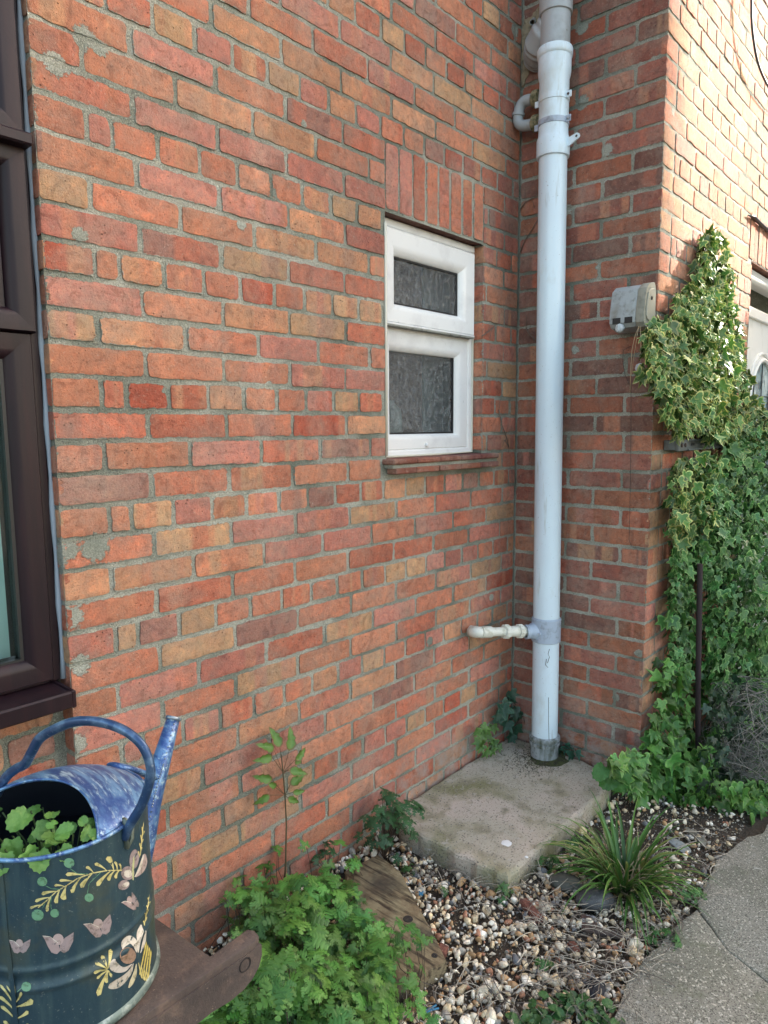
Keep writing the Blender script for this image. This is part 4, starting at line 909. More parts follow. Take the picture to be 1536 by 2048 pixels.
def chunk(name, px, dim, rot, col, label, cat, z=-.02, m=None):
    q = MB(); q.box((-dim[0]/2, -dim[1]/2, 0), (dim[0]/2, dim[1]/2, dim[2]), c=col, bev=min(dim)*.18, jit=0)
    V = []
    for i, v in enumerate(q.v):
        t = n3(v[0]*40, v[1]*40, v[2]*40+px[0]); V.append((v[0]*(1+.10*t), v[1]*(1-.14*t), v[2]*(1+.1*t)))
    q.v = V; p_ = at(px[0], px[1], 'z', z); o = q.build(name, m or STONEV); o.location = p_; o.rotation_euler = (rnd(-.12, .12), rnd(-.12, .12), rot); return tag(o, label, cat)
REDB = mat('broken_brick', (.17, .065, .045), .9, var=((50, (.09, .045, .038), .45, .65, 5), (150, (.3, .2, .15), .62, .7, 3)), bump=((90, .8, .006),))
chunk('brick_fragment', (1062, 1828), (.10, .030, .022), 1.05, BRK, 'long dark red brick splinter in front of the slab corner', 'brick fragment', m=REDB)
chunk('brick_fragment', (884, 1908), (.035, .028, .022), .3, BRK, 'dark red brick lump against the right end of the board', 'brick fragment', m=REDB)
chunk('brick_fragment', (1148, 1900), (.035, .022, .016), .9, BRK, 'small brown brick bit in front of the rusty bar', 'brick fragment', m=REDB)
chunk('rusty_bar', (1222, 1872), (.155, .022, .012), -1.35+.2, BRK, 'rusty flat iron bar lying below the sedge', 'metal bar', m=RUST)
chunk('rusty_plate', (1178, 1848), (.060, .045, .008), .5, BRK, 'rusty plate with a pale crust under the dark cobble', 'metal plate', m=mat('crusty_rust', (.10, .06, .05), .85, var=((60, (.42, .45, .46), .56, .64, 5),)))
BLUEP = mat('blue_plastic', (.02, .16, .30), .45)
def peg(px, rot, ln, label):
    p_ = at(px[0], px[1], 'z', -.005); e_ = empty('clothes_peg', tuple(p_), label, 'clothes peg'); e_.rotation_euler = (0, 0, 0)
    for sgn in (-1, 1):
        q = MB(); a_ = Vector((math.cos(rot), math.sin(rot), 0)); n_ = Vector((-a_.y, a_.x, 0)); P0 = Vector(p_)
        q.tube([P0-a_*ln*.5+n_*.0045*sgn, P0+n_*.002*sgn+Vector((0, 0, .002)), P0+a_*ln*.5+n_*.006*sgn], [.003, .0035, .003], 6, flat=.6); q.build('jaw', BLUEP, e_)
    q = MB(); q.tube([Vector(p_)-n_*.007, Vector(p_)+n_*.007], .003, 8); q.build('spring', SCREW, e_)
peg((860, 2020), -.35, .045, 'blue plastic clothes peg near the bottom edge'); peg((842, 1787), .6, .018, 'broken bit of a bright blue peg beside the board')
rg_ = blob('scrap_of_sacking', tuple(at(1192, 1978, 'z', -.014)), .024, mat('black_sacking', (.012, .014, .02), .7, bump=((90, .6, .006),)), .014, 5, 1.5, label='crumpled black plastic scrap in the gravel near the path', cat='plastic scrap')

# the board
bd = empty('wooden_board', (-1.2, -.32, 0), 'short thick weathered board with two dark knots lying in the gravel', 'board')
bp_ = [at(x, y, 'z', .012)[:2] for x, y in ((893, 1925), (872, 1880), (800, 1745), (756, 1712), (690, 1745), (715, 1858), (757, 1972), (790, 1982))]
q = MB(); q.prism([tuple(p_) for p_ in bp_][::1] if sum((bp_[i][0]-bp_[i-1][0])*(bp_[i][1]+bp_[i-1][1]) for i in range(len(bp_))) < 0 else [tuple(p_) for p_ in bp_][::-1], -.030, .018, bev=.004)
WDIR = math.atan2(.36, .227)
q.build('plank', WOOD, bd, auto=40)
for (kx, ky), r_ in (((816, 1838), .0125), ((869, 1911), .0075)):
    p_ = at(kx, ky, 'z', .018); q = MB(); q.lathe([(r_*1.25, -.001), (r_*1.15, .0008), (r_*.9, .0004), (.001, .0002)], (p_[0], p_[1], .018), n=24); q.build('knot', mat('dark_knot', (.022, .02, .018), .8, var=((90, (.05, .045, .04), .5, .7, 4),)), bd, smooth=True)

# straw and dead stems on the gravel
def straws(name, polys, n, label, ln=(.04, .16), zz_=(-.012, .012), cols=((.34, .31, .25), (.24, .21, .17), (.44, .40, .32), (.13, .11, .09), (.13, .11, .09)), wd=.0008, lift=.014):
    V, Fc, Cc = [], [], []
    for poly, share in polys:
        P = scatter_px(int(n*share), poly, -.01)
        for p_ in P:
            L = rnd(*ln); a_ = rnd(0, 6.28); cv = rnd(-1.6, 1.6); w_ = wd*rnd(.6, 1.7); vf = rnd(.7, 1.2); col = tuple(c*vf for c in random.choice(cols)); o = len(V); x, y = p_[0], p_[1]; z0_ = rnd(*zz_); h_ = rnd(.0, lift)
            sg = 6
            for i in range(sg+1):
                t = i/sg; V += [(x-math.sin(a_)*w_, y+math.cos(a_)*w_, z0_+h_*4*t*(1-t)), (x, y, z0_+h_*4*t*(1-t)+w_*1.3), (x+math.sin(a_)*w_, y-math.cos(a_)*w_, z0_+h_*4*t*(1-t))]; Cc += [col]*3
                if i < sg: b_ = o+3*i; Fc += [(b_, b_+1, b_+4, b_+3), (b_+1, b_+2, b_+5, b_+4)]
                x += math.cos(a_)*L/sg; y += math.sin(a_)*L/sg; a_ += cv/sg
    mb = MB(); mb.v = V; mb.c = Cc; mb.e = [0]*len(V); mb.f = Fc; mb.m = [0]*len(Fc); return tag(mb.build(name, STRAW, smooth=True), kind='stuff', label=label, cat='straw')
straws('dry_grass', [([(800, 1990), (1000, 1930), (1250, 1960), (1240, 2048), (800, 2048)], .22), ([(1050, 1850), (1300, 1800), (1380, 1840), (1270, 1990), (1100, 1990)], .42), ([(1330, 1640), (1480, 1680), (1400, 1830), (1300, 1790)], .16), ([(1000, 1760), (1130, 1720), (1150, 1840), (1020, 1830)], .12), ([(800, 1700), (1000, 1790), (960, 1830), (810, 1740)], .08)], 620, 'dead straw lying over the gravel', ln=(.03, .12))

# ================================================================ PLANTS
def ivy(name, label, regions, offf, size, body, border, mixb=.0, parent=None, nrm0=(-.25, -1, .25), jit=.55, stems=None, cat='ivy', droop=0, loc=None):
    """regions: [(outline on the photograph, leaf count)]; offf(px,py) = distance of the leaf layer in front of the far wall"""
    P = []; Nn = []; Sz = []; Tn = []; Sp_ = []
    for poly, n in regions:
        xs = [p_[0] for p_ in poly]; ys = [p_[1] for p_ in poly]; c = 0
        while c < n:
            x, y = rnd(min(xs), max(xs)), rnd(min(ys), max(ys))
            if not in_poly(x, y, poly): continue
            c += 1
            if 1310 < x < 1400 and 862 < y < 918: continue
            if 1400 <= x < 1450 and 872 < y < 908: continue
            if 1382 < x < 1412 and 1150 < y < 1480 and random.random() < .93: continue
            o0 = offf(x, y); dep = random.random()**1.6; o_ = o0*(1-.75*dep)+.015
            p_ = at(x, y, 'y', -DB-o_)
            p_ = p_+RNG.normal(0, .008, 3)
            P.append(p_); nn_ = np.array(nrm0)+RNG.normal(0, jit, 3); Nn.append(nn_); Sz.append(random.choice(size)*rnd(.75, 1.25)); f = rnd(.5, 1.35)*(1-.55*dep); yl = rnd(.9, 1.25)  # deeper leaves tinted darker, shade inside the ivy put into the colour
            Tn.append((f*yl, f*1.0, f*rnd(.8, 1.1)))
            Sp_.append(math.pi+rnd(-.9, .9))
    P = np.array(P); base = P[np.argmin(P[:, 2])]
    e_ = empty(name, (float(base[0]), float(base[1]), max(0, float(base[2]))), label, cat)
    P[:, 2] = np.maximum(P[:, 2], .0)
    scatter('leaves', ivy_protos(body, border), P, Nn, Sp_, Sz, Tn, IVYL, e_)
    if stems:
        q = MB()
        for st in stems:
            q.tube([at(x, y, 'y', -DB-.012-.003*i_) for i_, (x, y) in enumerate(st)], [.004]+[.0028]*(len(st)-1), 6)
        q.build('stem', STEM, e_, smooth=True)
    return e_
VG, VB = (.075, .20, .045), (.42, .50, .17)
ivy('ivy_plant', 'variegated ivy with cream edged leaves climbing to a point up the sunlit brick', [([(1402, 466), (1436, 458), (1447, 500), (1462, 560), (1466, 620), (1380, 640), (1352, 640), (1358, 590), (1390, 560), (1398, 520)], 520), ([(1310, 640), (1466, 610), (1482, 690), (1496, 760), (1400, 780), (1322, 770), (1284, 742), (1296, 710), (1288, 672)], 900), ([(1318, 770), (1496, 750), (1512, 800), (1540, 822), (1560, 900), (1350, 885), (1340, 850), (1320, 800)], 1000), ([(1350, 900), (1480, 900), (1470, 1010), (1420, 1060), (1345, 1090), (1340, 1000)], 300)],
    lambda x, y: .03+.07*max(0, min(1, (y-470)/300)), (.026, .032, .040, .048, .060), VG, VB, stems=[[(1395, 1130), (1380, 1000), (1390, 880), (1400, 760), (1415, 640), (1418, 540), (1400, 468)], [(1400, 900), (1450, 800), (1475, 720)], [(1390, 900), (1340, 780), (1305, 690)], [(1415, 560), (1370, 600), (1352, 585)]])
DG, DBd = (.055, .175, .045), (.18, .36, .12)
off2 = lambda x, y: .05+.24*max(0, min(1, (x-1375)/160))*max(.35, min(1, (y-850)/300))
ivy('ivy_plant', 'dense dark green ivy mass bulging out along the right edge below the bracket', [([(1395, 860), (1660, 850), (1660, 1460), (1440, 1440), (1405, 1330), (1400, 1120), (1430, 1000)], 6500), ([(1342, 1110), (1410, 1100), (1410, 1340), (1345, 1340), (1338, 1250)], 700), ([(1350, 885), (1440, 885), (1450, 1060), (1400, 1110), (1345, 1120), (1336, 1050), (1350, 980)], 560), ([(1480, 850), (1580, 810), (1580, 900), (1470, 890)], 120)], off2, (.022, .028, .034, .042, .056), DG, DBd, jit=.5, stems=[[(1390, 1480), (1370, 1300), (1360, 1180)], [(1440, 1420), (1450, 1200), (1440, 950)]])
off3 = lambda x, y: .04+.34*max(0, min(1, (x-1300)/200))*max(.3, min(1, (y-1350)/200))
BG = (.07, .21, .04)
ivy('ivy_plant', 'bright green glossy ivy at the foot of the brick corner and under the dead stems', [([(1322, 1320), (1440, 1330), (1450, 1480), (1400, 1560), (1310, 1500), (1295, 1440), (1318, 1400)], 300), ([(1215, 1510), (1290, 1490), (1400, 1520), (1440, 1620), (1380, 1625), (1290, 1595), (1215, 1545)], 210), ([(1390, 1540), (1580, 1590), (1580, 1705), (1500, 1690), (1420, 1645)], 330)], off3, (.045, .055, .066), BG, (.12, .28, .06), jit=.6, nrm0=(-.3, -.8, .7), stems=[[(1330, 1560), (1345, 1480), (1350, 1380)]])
def ivy_small(label, pxs, ax, val, size, body, border=None, nrm=(-.5, -.7, .5)):
    P = np.array([at(x, y, ax, v) for (x, y), v in zip(pxs, val)]); n = len(P)
    e_ = empty('ivy_plant', tuple(P[np.argmin(P[:, 2])]), label, 'ivy')
    scatter('leaves', ivy_protos(body, border or tuple(c*1.5 for c in body)), P, np.array(nrm)+RNG.normal(0, .35, (n, 3)), math.pi+RNG.uniform(-1, 1, n), np.array(size)*RNG.uniform(.85, 1.15, n), np.ones((n, 3))*RNG.uniform(.75, 1.2, (n, 1)), IVYL, e_)
    q = MB(); q.tube(list(P[np.argsort(P[:, 2])]), .0016, 5); q.build('stem', STEM, e_, smooth=True)
pl_ = [(1012, 1395), (1020, 1382), (1003, 1405), (1000, 1425), (1030, 1415), (1038, 1420), (1015, 1440), (1042, 1435), (1030, 1450), (1002, 1410), (1052, 1430), (1018, 1412), (1025, 1468), (1044, 1425), (1008, 1432)]
ivy_small('dark bluish ivy sprig in the corner behind the foot of the stack', pl_, 'y', [-.04-rnd(0, .03) for _ in pl_], .062, (.025, .075, .045))
pl_ = [(965, 1448), (972, 1455), (960, 1465), (975, 1470), (962, 1480), (985, 1450), (955, 1455), (990, 1478), (998, 1488), (985, 1495), (968, 1490), (978, 1500)]
ivy_small('small yellow green ivy sprig against the wall left of the stack', pl_, 'y', [-.03-rnd(0, .03) for _ in pl_], .045, (.07, .15, .03))
pl_ = [(1128, 1490), (1140, 1500), (1150, 1502), (1120, 1496)]
ivy_small('three lone ivy leaves on the slab just right of the stack', pl_, 'x', [-.03, -.05, -.05, -.04], .05, (.03, .095, .06))
# big crinkled leaf plant by the corner
P = np.array([at(x, y, 'y', -DB-.04) for x, y in ((1232, 1520), (1240, 1535), (1228, 1545), (1212, 1530), (1252, 1528))]); e_ = empty('broad_leaf_plant', (float(P[0][0]), float(P[0][1]), 0.0), 'broad crinkled bright green leaves poking up at the slab corner', 'plant')
scatter('leaves', scallop_protos((.05, .17, .03)), P, np.array([(-.5, -.6, .8)]*5)+RNG.normal(0, .3, (5, 3)), RNG.uniform(2, 4, 5), [.10, .08, .07, .06, .06], np.ones((5, 3)), MINTL, e_)
q = MB(); q.tube([at(1235, 1590, 'y', -DB-.04), at(1236, 1560, 'y', -DB-.045), P[0]], .003, 6); q.build('stem', GSTEM, e_, smooth=True)

# tangle of dead stems
V0 = MB(); TC = np.array(at(1495, 1490, 'y', -.88)); 
for i in range(420):
    th = rnd(0, 6.28); ph = math.acos(rnd(-.9, 1)); rr = rnd(.7, 1.05); R3 = np.array([.17, .14, .30])
    d_ = np.array([math.sin(ph)*math.cos(th), math.sin(ph)*math.sin(th), math.cos(ph)]); p_ = TC+d_*R3*rr; ax_ = np.cross(d_, RNG.normal(0, 1, 3)); ax_ /= np.linalg.norm(ax_); pts = []; q_ = p_.copy(); curl = rnd(-2.5, 2.5)
    for k in range(9):
        pts.append(tuple(q_)); q_ = q_+ax_*.028; b_ = np.cross(d_, ax_); ax_ = ax_+b_*curl*.18-d_*.12+RNG.normal(0, .09, 3); ax_ /= np.linalg.norm(ax_)
        if q_[2] < .01: q_[2] = .01
    w_ = rnd(.0007, .0015); cc = random.choice(((.20, .19, .17), (.13, .13, .12), (.27, .25, .22), (.09, .10, .08))); V0.tube(pts, w_, 4, c=cc, cap=False)
tag(V0.build('dead_stem_tangle', STRAW, smooth=True), 'round tangle of dry grey dead stems leaning against the ivy', 'dead plant')
dk = ivy('ivy_plant', 'shaded ivy seen through the tangle of dead stems', [([(1420, 1370), (1570, 1330), (1570, 1600), (1400, 1590)], 650)], lambda x, y: .26, (.03, .04), (.018, .05, .026), (.03, .07, .035), jit=.8)  # leaf colours darkened, shade behind the tangle put into them

# sedge clump
sg_b = at(1247, 1778, 'z', -.015)
sg_ = empty('sedge_clump', (float(sg_b[0]), float(sg_b[1]), -.01), 'arching grassy sedge clump growing in front of the slab corner', 'sedge')
bl = []
for i in range(170):
    a_ = rnd(0, 6.28); r_ = .05*math.sqrt(random.random()); col = random.choice(((.07, .19, .035), (.09, .23, .04), (.05, .14, .03), (.13, .26, .05), (.20, .25, .07)))
    bl.append(((sg_b[0]+r_*math.cos(a_), sg_b[1]+r_*math.sin(a_), -.012), a_+rnd(-.6, .6), rnd(.12, .34), rnd(.0040, .0072), rnd(.2, 1.1), rnd(.9, 2.6), col))
blade_mesh(bl, 'blades', BLADE, sg_)
bl = [((sg_b[0]+rnd(-.06, .06), sg_b[1]+rnd(-.06, .06), -.01), rnd(0, 6.28), rnd(.12, .24), rnd(.0015, .003), rnd(.7, 1.3), rnd(.2, .9), random.choice(((.30, .25, .15), (.36, .31, .2), (.2, .16, .1)))) for _ in range(70)]
blade_mesh(bl, 'dead_blades', STRAW, sg_)

# feathery green plants
HG = (.07, .21, .04)
def herb(name, label, base, hgt, spread, n, size, body=HG, cat='plant', group=None, stemc=STEM, lean=(0, 0), proto=None, kind=None):
    e_ = empty(name, (float(base[0]), float(base[1]), float(base[2])), label, cat, group); q = MB(); P, Nn, Sz, Tn = [], [], [], []
    for i in range(n):
        a_ = rnd(0, 6.28); r_ = spread*math.sqrt(random.random()); z = hgt*rnd(.35, 1.0)*(1-.35*(r_/spread)**2)
        tp = np.array([base[0]+r_*math.cos(a_)+lean[0], base[1]+r_*math.sin(a_)+lean[1], base[2]+z])
        tp[1] = min(tp[1], -.015)
        md = np.array(base)*.5+tp*.5+np.array([0, 0, z*.18]); q.tube([base, md, tp], [.0016, .0012, .0009], 5, cap=False)
        P.append(tp); Nn.append((math.cos(a_)*.5*r_/spread, math.sin(a_)*.5*r_/spread-.25, .9)); Sz.append(size*rnd(.7, 1.2)); f = rnd(.75, 1.2)*(.75+.35*z/hgt); Tn.append((f*rnd(.9, 1.2), f, f*.95))  # leaves nearer the ground tinted darker, shade put into the colour
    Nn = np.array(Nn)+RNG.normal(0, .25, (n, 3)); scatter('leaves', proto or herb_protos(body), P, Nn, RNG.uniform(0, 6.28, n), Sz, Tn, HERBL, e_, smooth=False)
    q.build('stem', stemc, e_, smooth=True); return e_
# the dense bed of it along the wall: one mass of ground cover
mass = [[(475, 1800), (560, 1760), (640, 1745), (700, 1775), (760, 1850), (800, 1930), (800, 1990), (760, 2048), (480, 2048), (360, 2048), (400, 1975), (500, 1900)], [(330, 2040), (560, 1980), (780, 2000), (820, 2100), (500, 2200), (330, 2160)]]
P, Nn, Sz, Tn = [], [], [], []; qs = MB()
for poly, n, hz in ((mass[0], 470, (.03, .20)), (mass[1], 270, (.03, .15))):
    c = 0
    while c < n:
        x, y = rnd(330, 780), rnd(1740, 2200)
        if not in_poly(x, y, poly): continue
        if n3(x, y, 5, .022) > .28: continue
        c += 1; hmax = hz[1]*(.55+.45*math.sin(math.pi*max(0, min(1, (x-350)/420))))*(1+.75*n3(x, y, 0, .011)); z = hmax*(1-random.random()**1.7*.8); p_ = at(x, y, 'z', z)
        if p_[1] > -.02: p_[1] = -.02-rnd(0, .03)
        P.append(p_); Nn.append((rnd(-.6, .6), rnd(-.8, .3), .9)); Sz.append(rnd(.036, .066)); f = (.40+.70*z/hmax)*rnd(.55, 1.3); Tn.append((f*rnd(.9, 1.4), f, f*.9))  # low leaves tinted darker, shade within the bed put into the colour
        if c % 3 == 0: qs.tube([(p_[0]+rnd(-.04, .04), min(-.01, p_[1]+rnd(-.03, .03)), -.03), (p_[0]+rnd(-.015, .015), p_[1], z*.6), tuple(p_)], .0011, 4, cap=False)
for _ in range(95):                                         # straggling sprigs along the foot of the wall and over the edges
    x, y = random.choice(((rnd(440, 740), rnd(1690, 1800)), (rnd(700, 870), rnd(1830, 2040)), (rnd(440, 640), rnd(1760, 1880))))
    z = rnd(.04, .17); p_ = at(x, y, 'z', z)
    if p_[1] > -.02: p_[1] = -.02-rnd(0, .05)
    P.append(p_); Nn.append((rnd(-.8, .8), rnd(-1, .3), .8)); Sz.append(rnd(.022, .045)); f = rnd(.6, 1.25); Tn.append((f*rnd(.9, 1.5), f, f*.9))
    qs.tube([(p_[0]+rnd(-.07, .07), min(-.01, p_[1]+rnd(-.05, .05)), -.03), (p_[0]+rnd(-.02, .02), p_[1], z*.6), tuple(p_)], .0012, 4, cap=False)
ms = empty('ground_cover', (-1.5, -.2, -.03)); tag(ms, 'dense feathery green herb bed between the wall and the board', 'ground cover', kind='stuff')
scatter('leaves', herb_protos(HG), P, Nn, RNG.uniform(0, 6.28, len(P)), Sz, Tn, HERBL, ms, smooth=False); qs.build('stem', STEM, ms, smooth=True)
b_ = at(768, 1716, 'z', -.02); b_[1] = min(b_[1], -.04)
herb('feathery_plant', 'tall feathery plant rising in front of the left end of the slab', (b_[0], b_[1], -.02), .26, .11, 34, .048, (.035, .11, .04), lean=(.01, -.03))
b_ = at(700, 1790, 'z', -.02); herb('feathery_plant', 'feathery sprig against the bottom of the wall behind the board', (b_[0], -.05, -.02), .13, .07, 12, .034, (.035, .11, .04))
b_ = at(765, 1965, 'z', -.02); herb('feathery_plant', 'light green feathery sprig reaching over the near half of the board', (b_[0], b_[1], -.02), .13, .055, 9, .040, (.07, .19, .04), lean=(.06, .03))
for (x, y), hh, sp2, n_, sz_, lb in (((1092, 1935), .03, .025, 6, .022, 'tiny ferny weed in the open gravel'), ((888, 1790), .03, .02, 5, .02, 'tiny dark weed in the gravel just below the slab edge'), ((820, 1745), .03, .03, 7, .02, 'low weed between the board and the left end of the slab'), ((1010, 1795), .04, .03, 8, .022, 'small green weed at the near corner of the slab'), ((1100, 1740), .06, .04, 12, .022, 'dark leafy weed along the front edge of the slab'), ((1330, 1890), .04, .05, 16, .026, 'dark green weed spreading beside the crack in the path'), ((1385, 1800), .04, .04, 14, .024, 'dark weed tucked against the path edge right of the sedge'), ((1165, 1700), .05, .05, 14, .024, 'weedy leaves between the slab and the sedge'), ((345, 1740), .05, .04, 8, .026, 'small weed by the wall just behind the iron stand')):
    b_ = at(x, y, 'z', -.02); herb('weed', lb, (b_[0], b_[1], -.02), hh, sp2, n_, sz_, (.04, .12, .035), cat='weed', stemc=GSTEM, proto=herb_protos((.05, .15, .04), 3, .34))
b_ = at(1115, 2045, 'z', -.02); P = scatter_px(170, [(1000, 2060), (1060, 2010), (1150, 1985), (1230, 2010), (1250, 2060), (1200, 2090)], .005, .01); e_ = empty('clover_patch', (float(b_[0]), float(b_[1]), -.02)); tag(e_, 'low green weeds at the bottom edge of the gravel', 'weeds', kind='stuff')
scatter('leaves', scallop_protos((.05, .14, .04)), P, np.array([(0, -.2, 1)]*len(P))+RNG.normal(0, .3, (len(P), 3)), RNG.uniform(0, 6.28, len(P)), RNG.uniform(.014, .028, len(P)), np.ones((len(P), 3))*RNG.uniform(.6, 1.2, (len(P), 1)), MINTL, e_)
fl = at(617, 1862, 'z', .17); q = MB(); ci = q.vert(fl, (.6, .5, .6)); 
for k in range(5):
    a_ = k*1.2566; pr = [q.vert(fl+np.array([math.cos(a_+d_)*r_, math.sin(a_+d_)*r_, .002]), (.42, .28, .55)) for d_, r_ in ((-.35, .006), (-.25, .010), (.25, .010), (.35, .006))]
    q.face([ci]+pr)
tag(q.build('small_flower', PAINTV), 'single tiny lilac flower open in the feathery green bed', 'flower')
# tall seedling against the wall
sd = [at(x, y, 'y', -.045) for x, y in ((568, 1768), (571, 1740), (573, 1650), (570, 1590), (566, 1545), (563, 1510))]
e_ = empty('seedling', tuple(sd[0]), 'tall thin seedling with pointed leaves standing alone against the brick', 'seedling'); q = MB(); q.tube(sd, [.0035, .003, .0026, .0022, .002, .0016], 7)
P, Nn, Sp2, Sz = [], [], [], []
for (x, y), s_, ang in (((548, 1500), .05, -.9), ((560, 1495), .055, -.2), ((578, 1502), .06, .4), ((590, 1520), .045, 1.2), ((545, 1515), .05, -1.4), ((578, 1540), .05, 1.9), ((590, 1530), .045, 1.0), ((545, 1560), .05, -1.2), ((552, 1575), .035, -.8), ((580, 1570), .05, 1.1), ((585, 1585), .035, 1.7), ((540, 1590), .045, -2.0), ((575, 1595), .04, 2.2)):
    tip = at(x, y, 'y', -.06); P.append(tip); Nn.append((-.4, -1, .3)); Sp2.append(-ang); Sz.append(s_*1.25); q.tube([sd[4] if y < 1545 else sd[3], tip], .0009, 4, cap=False)
q.build('stem', mat('brown_stem', (.09, .07, .035), .6), e_, smooth=True)
lance = [fan_leaf([(0, 1.), (.12, .78), (.10, .7), (.22, .52), (.17, .46), (.24, .28), (.14, .08), (0, 0), (-.14, .08), (-.24, .28), (-.17, .46), (-.22, .52), (-.10, .7), (-.12, .78)], (.11, .22, .04), (.16, .13, .04), .5, .5)]
scatter('leaves', lance, P, np.array(Nn)+RNG.normal(0, .3, (len(P), 3)), Sp2, Sz, np.ones((len(P), 3)), HERBL, e_)

# ================================================================ IRON STAND AND WATERING CAN
HS = .672
st_ = empty('iron_stand', (-2.4, -.66, 0), 'rusty brown iron stand carrying the watering can', 'stand')
q = MB(); tp = [(-2.75, -.786), (-2.075, -.796), (-2.062, -.790), (-2.060, -.776), (-2.066, -.766), (-2.137, -.770), (-2.150, -.600), (-2.160, -.50), (-2.75, -.49)]
q.prism(tp, HS-.012, HS, bev=.002); q.build('top_plate', RUST, st_, auto=40)
q = MB(); fr = []
for x, z in [(-2.75, HS-.0125), (-2.062, HS-.0125), (-2.062, HS-.030), (-2.068, HS-.046), (-2.080, HS-.058), (-2.098, HS-.066), (-2.125, HS-.068), (-2.155, HS-.064), (-2.19, HS-.066), (-2.25, HS-.075), (-2.75, HS-.080)]: fr.append((x, z))
a0 = [q.vert((x, -.797, z)) for x, z in fr]; a1 = [q.vert((x, -.772, z)) for x, z in fr]; q.face(a0[::-1]); q.face(a1)
for k in range(len(fr)): q.face((a0[k], a1[k], a1[(k+1) % len(fr)], a0[(k+1) % len(fr)])[::1])
fp = q.build('front_rail', RUST, st_, auto=30)
hc = at(490, 1929, 'y', -.797); q = MB(); q.lathe([(.0115, .0), (.0105, .0012), (.009, .001), (.0085, -.004), (.001, -.005)], (hc[0], -.7975, hc[2]), (0, -1, 0), 24); q.build('bolt_hole', mat('hole_dark', (.018, .013, .012), .8), fp, smooth=True)
for x, y in ((-2.71, -.76), (-2.71, -.52), (-2.22, -.515)):
    q = MB(); q.box((x-.02, y-.02, -.03), (x+.02, y+.02, HS-.0125), bev=.003); q.build('leg', RUST, st_)
CX, CY, CZ0, CZ1, CR0, CR1 = -2.2978, -.6555, .6755, .9355, .1205, .118
def crad(z):
    r = CR0+(CR1-CR0)*(z-CZ0)/(CZ1-CZ0)
    for zc in (.762, .788): r += .0022*math.exp(-((z-zc)/.0045)**2)
    r -= .0018*math.exp(-((z-.775)/.006)**2)
    return r
can = empty('watering_can', (CX, CY, CZ0), 'blue metal watering can painted with folk art flowers, planted with green leaves', 'watering can')
q = MB(); zs = np.concatenate([np.linspace(CZ0+.012, .745, 6), np.linspace(.75, .80, 26), np.linspace(.81, CZ1, 8)])
q.lathe([(crad(z), z) for z in zs], (CX, CY, 0), n=96); q.build('body', CANBODY, can, smooth=True)
q = MB(); q.lathe([(crad(z)-.0015, z) for z in (CZ1-.001, .9, .85)]+[(.114, .84)], (CX, CY, 0), n=64); q.lathe([(.115, .86), (.001, .862)], (CX, CY, 0), n=48); q.build('lining', CANIN, can, smooth=True)
q = MB(); q.lathe([(CR0+.0005, CZ0+.013), (CR0+.004, CZ0+.011), (CR0+.005, CZ0+.004), (CR0+.003, CZ0), (CR0-.004, CZ0)], (CX, CY, 0), n=96); q.build('base_rim', mat('greenish_worn_zinc', (.12, .17, .16), .5, .4, var=((60, (.32, .38, .36), .5, .66, 5), (20, (.035, .06, .06), .5, .7, 5))), can, smooth=True)
q = MB(); q.tube([(CX+CR1*math.cos(t), CY+CR1*math.sin(t), CZ1) for t in np.linspace(0, 2*math.pi, 97)], .0028, 8, cap=False); q.build('rim', CANBLUE, can, smooth=True)
SD = math.radians(22); su, sv = Vector((math.cos(SD), math.sin(SD), 0)), Vector((-math.sin(SD), math.cos(SD), 0)); CC = Vector((CX, CY, 0))
def cl(u, v, z): return CC+su*u+sv*v+Vector((0, 0, z))
q = MB(); nv, nu_ = 48, 20; g_ = {}
Rh = CR1-.001
for i in range(nv+1):
    v = -Rh*math.cos(math.pi*i/nv)
    ue = math.sqrt(max(0, Rh*Rh-v*v)); u0 = -.055+.062*(1-(v/Rh)**2)**.8; u0 = max(-ue, min(u0, ue))
    for j in range(nu_+1):
        u = u0+(ue-u0)*j/nu_; rr = math.hypot(u, v)/Rh; z = CZ1+.036*max(0, 1-rr**2)**.75
        g_[i, j] = q.vert(cl(u, v, z))
for i in range(nv):
    for j in range(nu_): q.face((g_[i, j], g_[i, j+1], g_[i+1, j+1], g_[i+1, j])[::-1])
hd = q.build('hood', CANBLUE, can, smooth=True)
sm = hd.modifiers.new('thick', 'SOLIDIFY'); sm.thickness = .0016; sm.offset = 1
q2 = MB(); q2.tube([Vector(q.v[g_[i, 0]])+Vector((0, 0, .001)) for i in range(0, nv+1)], .0018, 6, cap=False); q2.build('hood_edge', CANBLUE, hd, smooth=True)
q = MB(); q.tube([cl(.115, 0, CZ1+.006), cl(.14, 0, CZ1-.010), cl(.185, 0, .893), cl(.203, 0, .876)], [.016, .017, .015, .013], 16, flat=.35); q.build('brace', CANBLUE, can, smooth=True)
spx = [cl(.105, 0, .705), cl(.135, 0, .735), cl(.165, 0, .785), cl(.188, 0, .838), cl(.204, 0, .868), cl(.222, 0, .893), cl(.262, 0, .958)]
q = MB(); q.tube(spx, [.029, .026, .0225, .0195, .0185, .0160, .0112], 28); spo = q.build('spout', CANBLUE, can, smooth=True)
tipd = (spx[-1]-spx[-2]).normalized(); q = MB(); q.lathe([(.0115, -.003), (.0135, -.002), (.0138, .002), (.0115, .003), (.0095, .001), (.009, -.02)], spx[-1], tipd, 24); q.build('spout_tip', GALV, spo, smooth=True)
seamr = []
for a_, b_ in zip(spx[:-1], spx[1:]):
    for t in np.linspace(0, 1, 8, endpoint=False): seamr.append(a_*(1-t)+b_*t)
rl = [.029, .026, .0225, .0195, .0185, .0160, .0112]; q = MB(); n_ = len(seamr)
side = Vector((math.sin(SD), -math.cos(SD), 0))
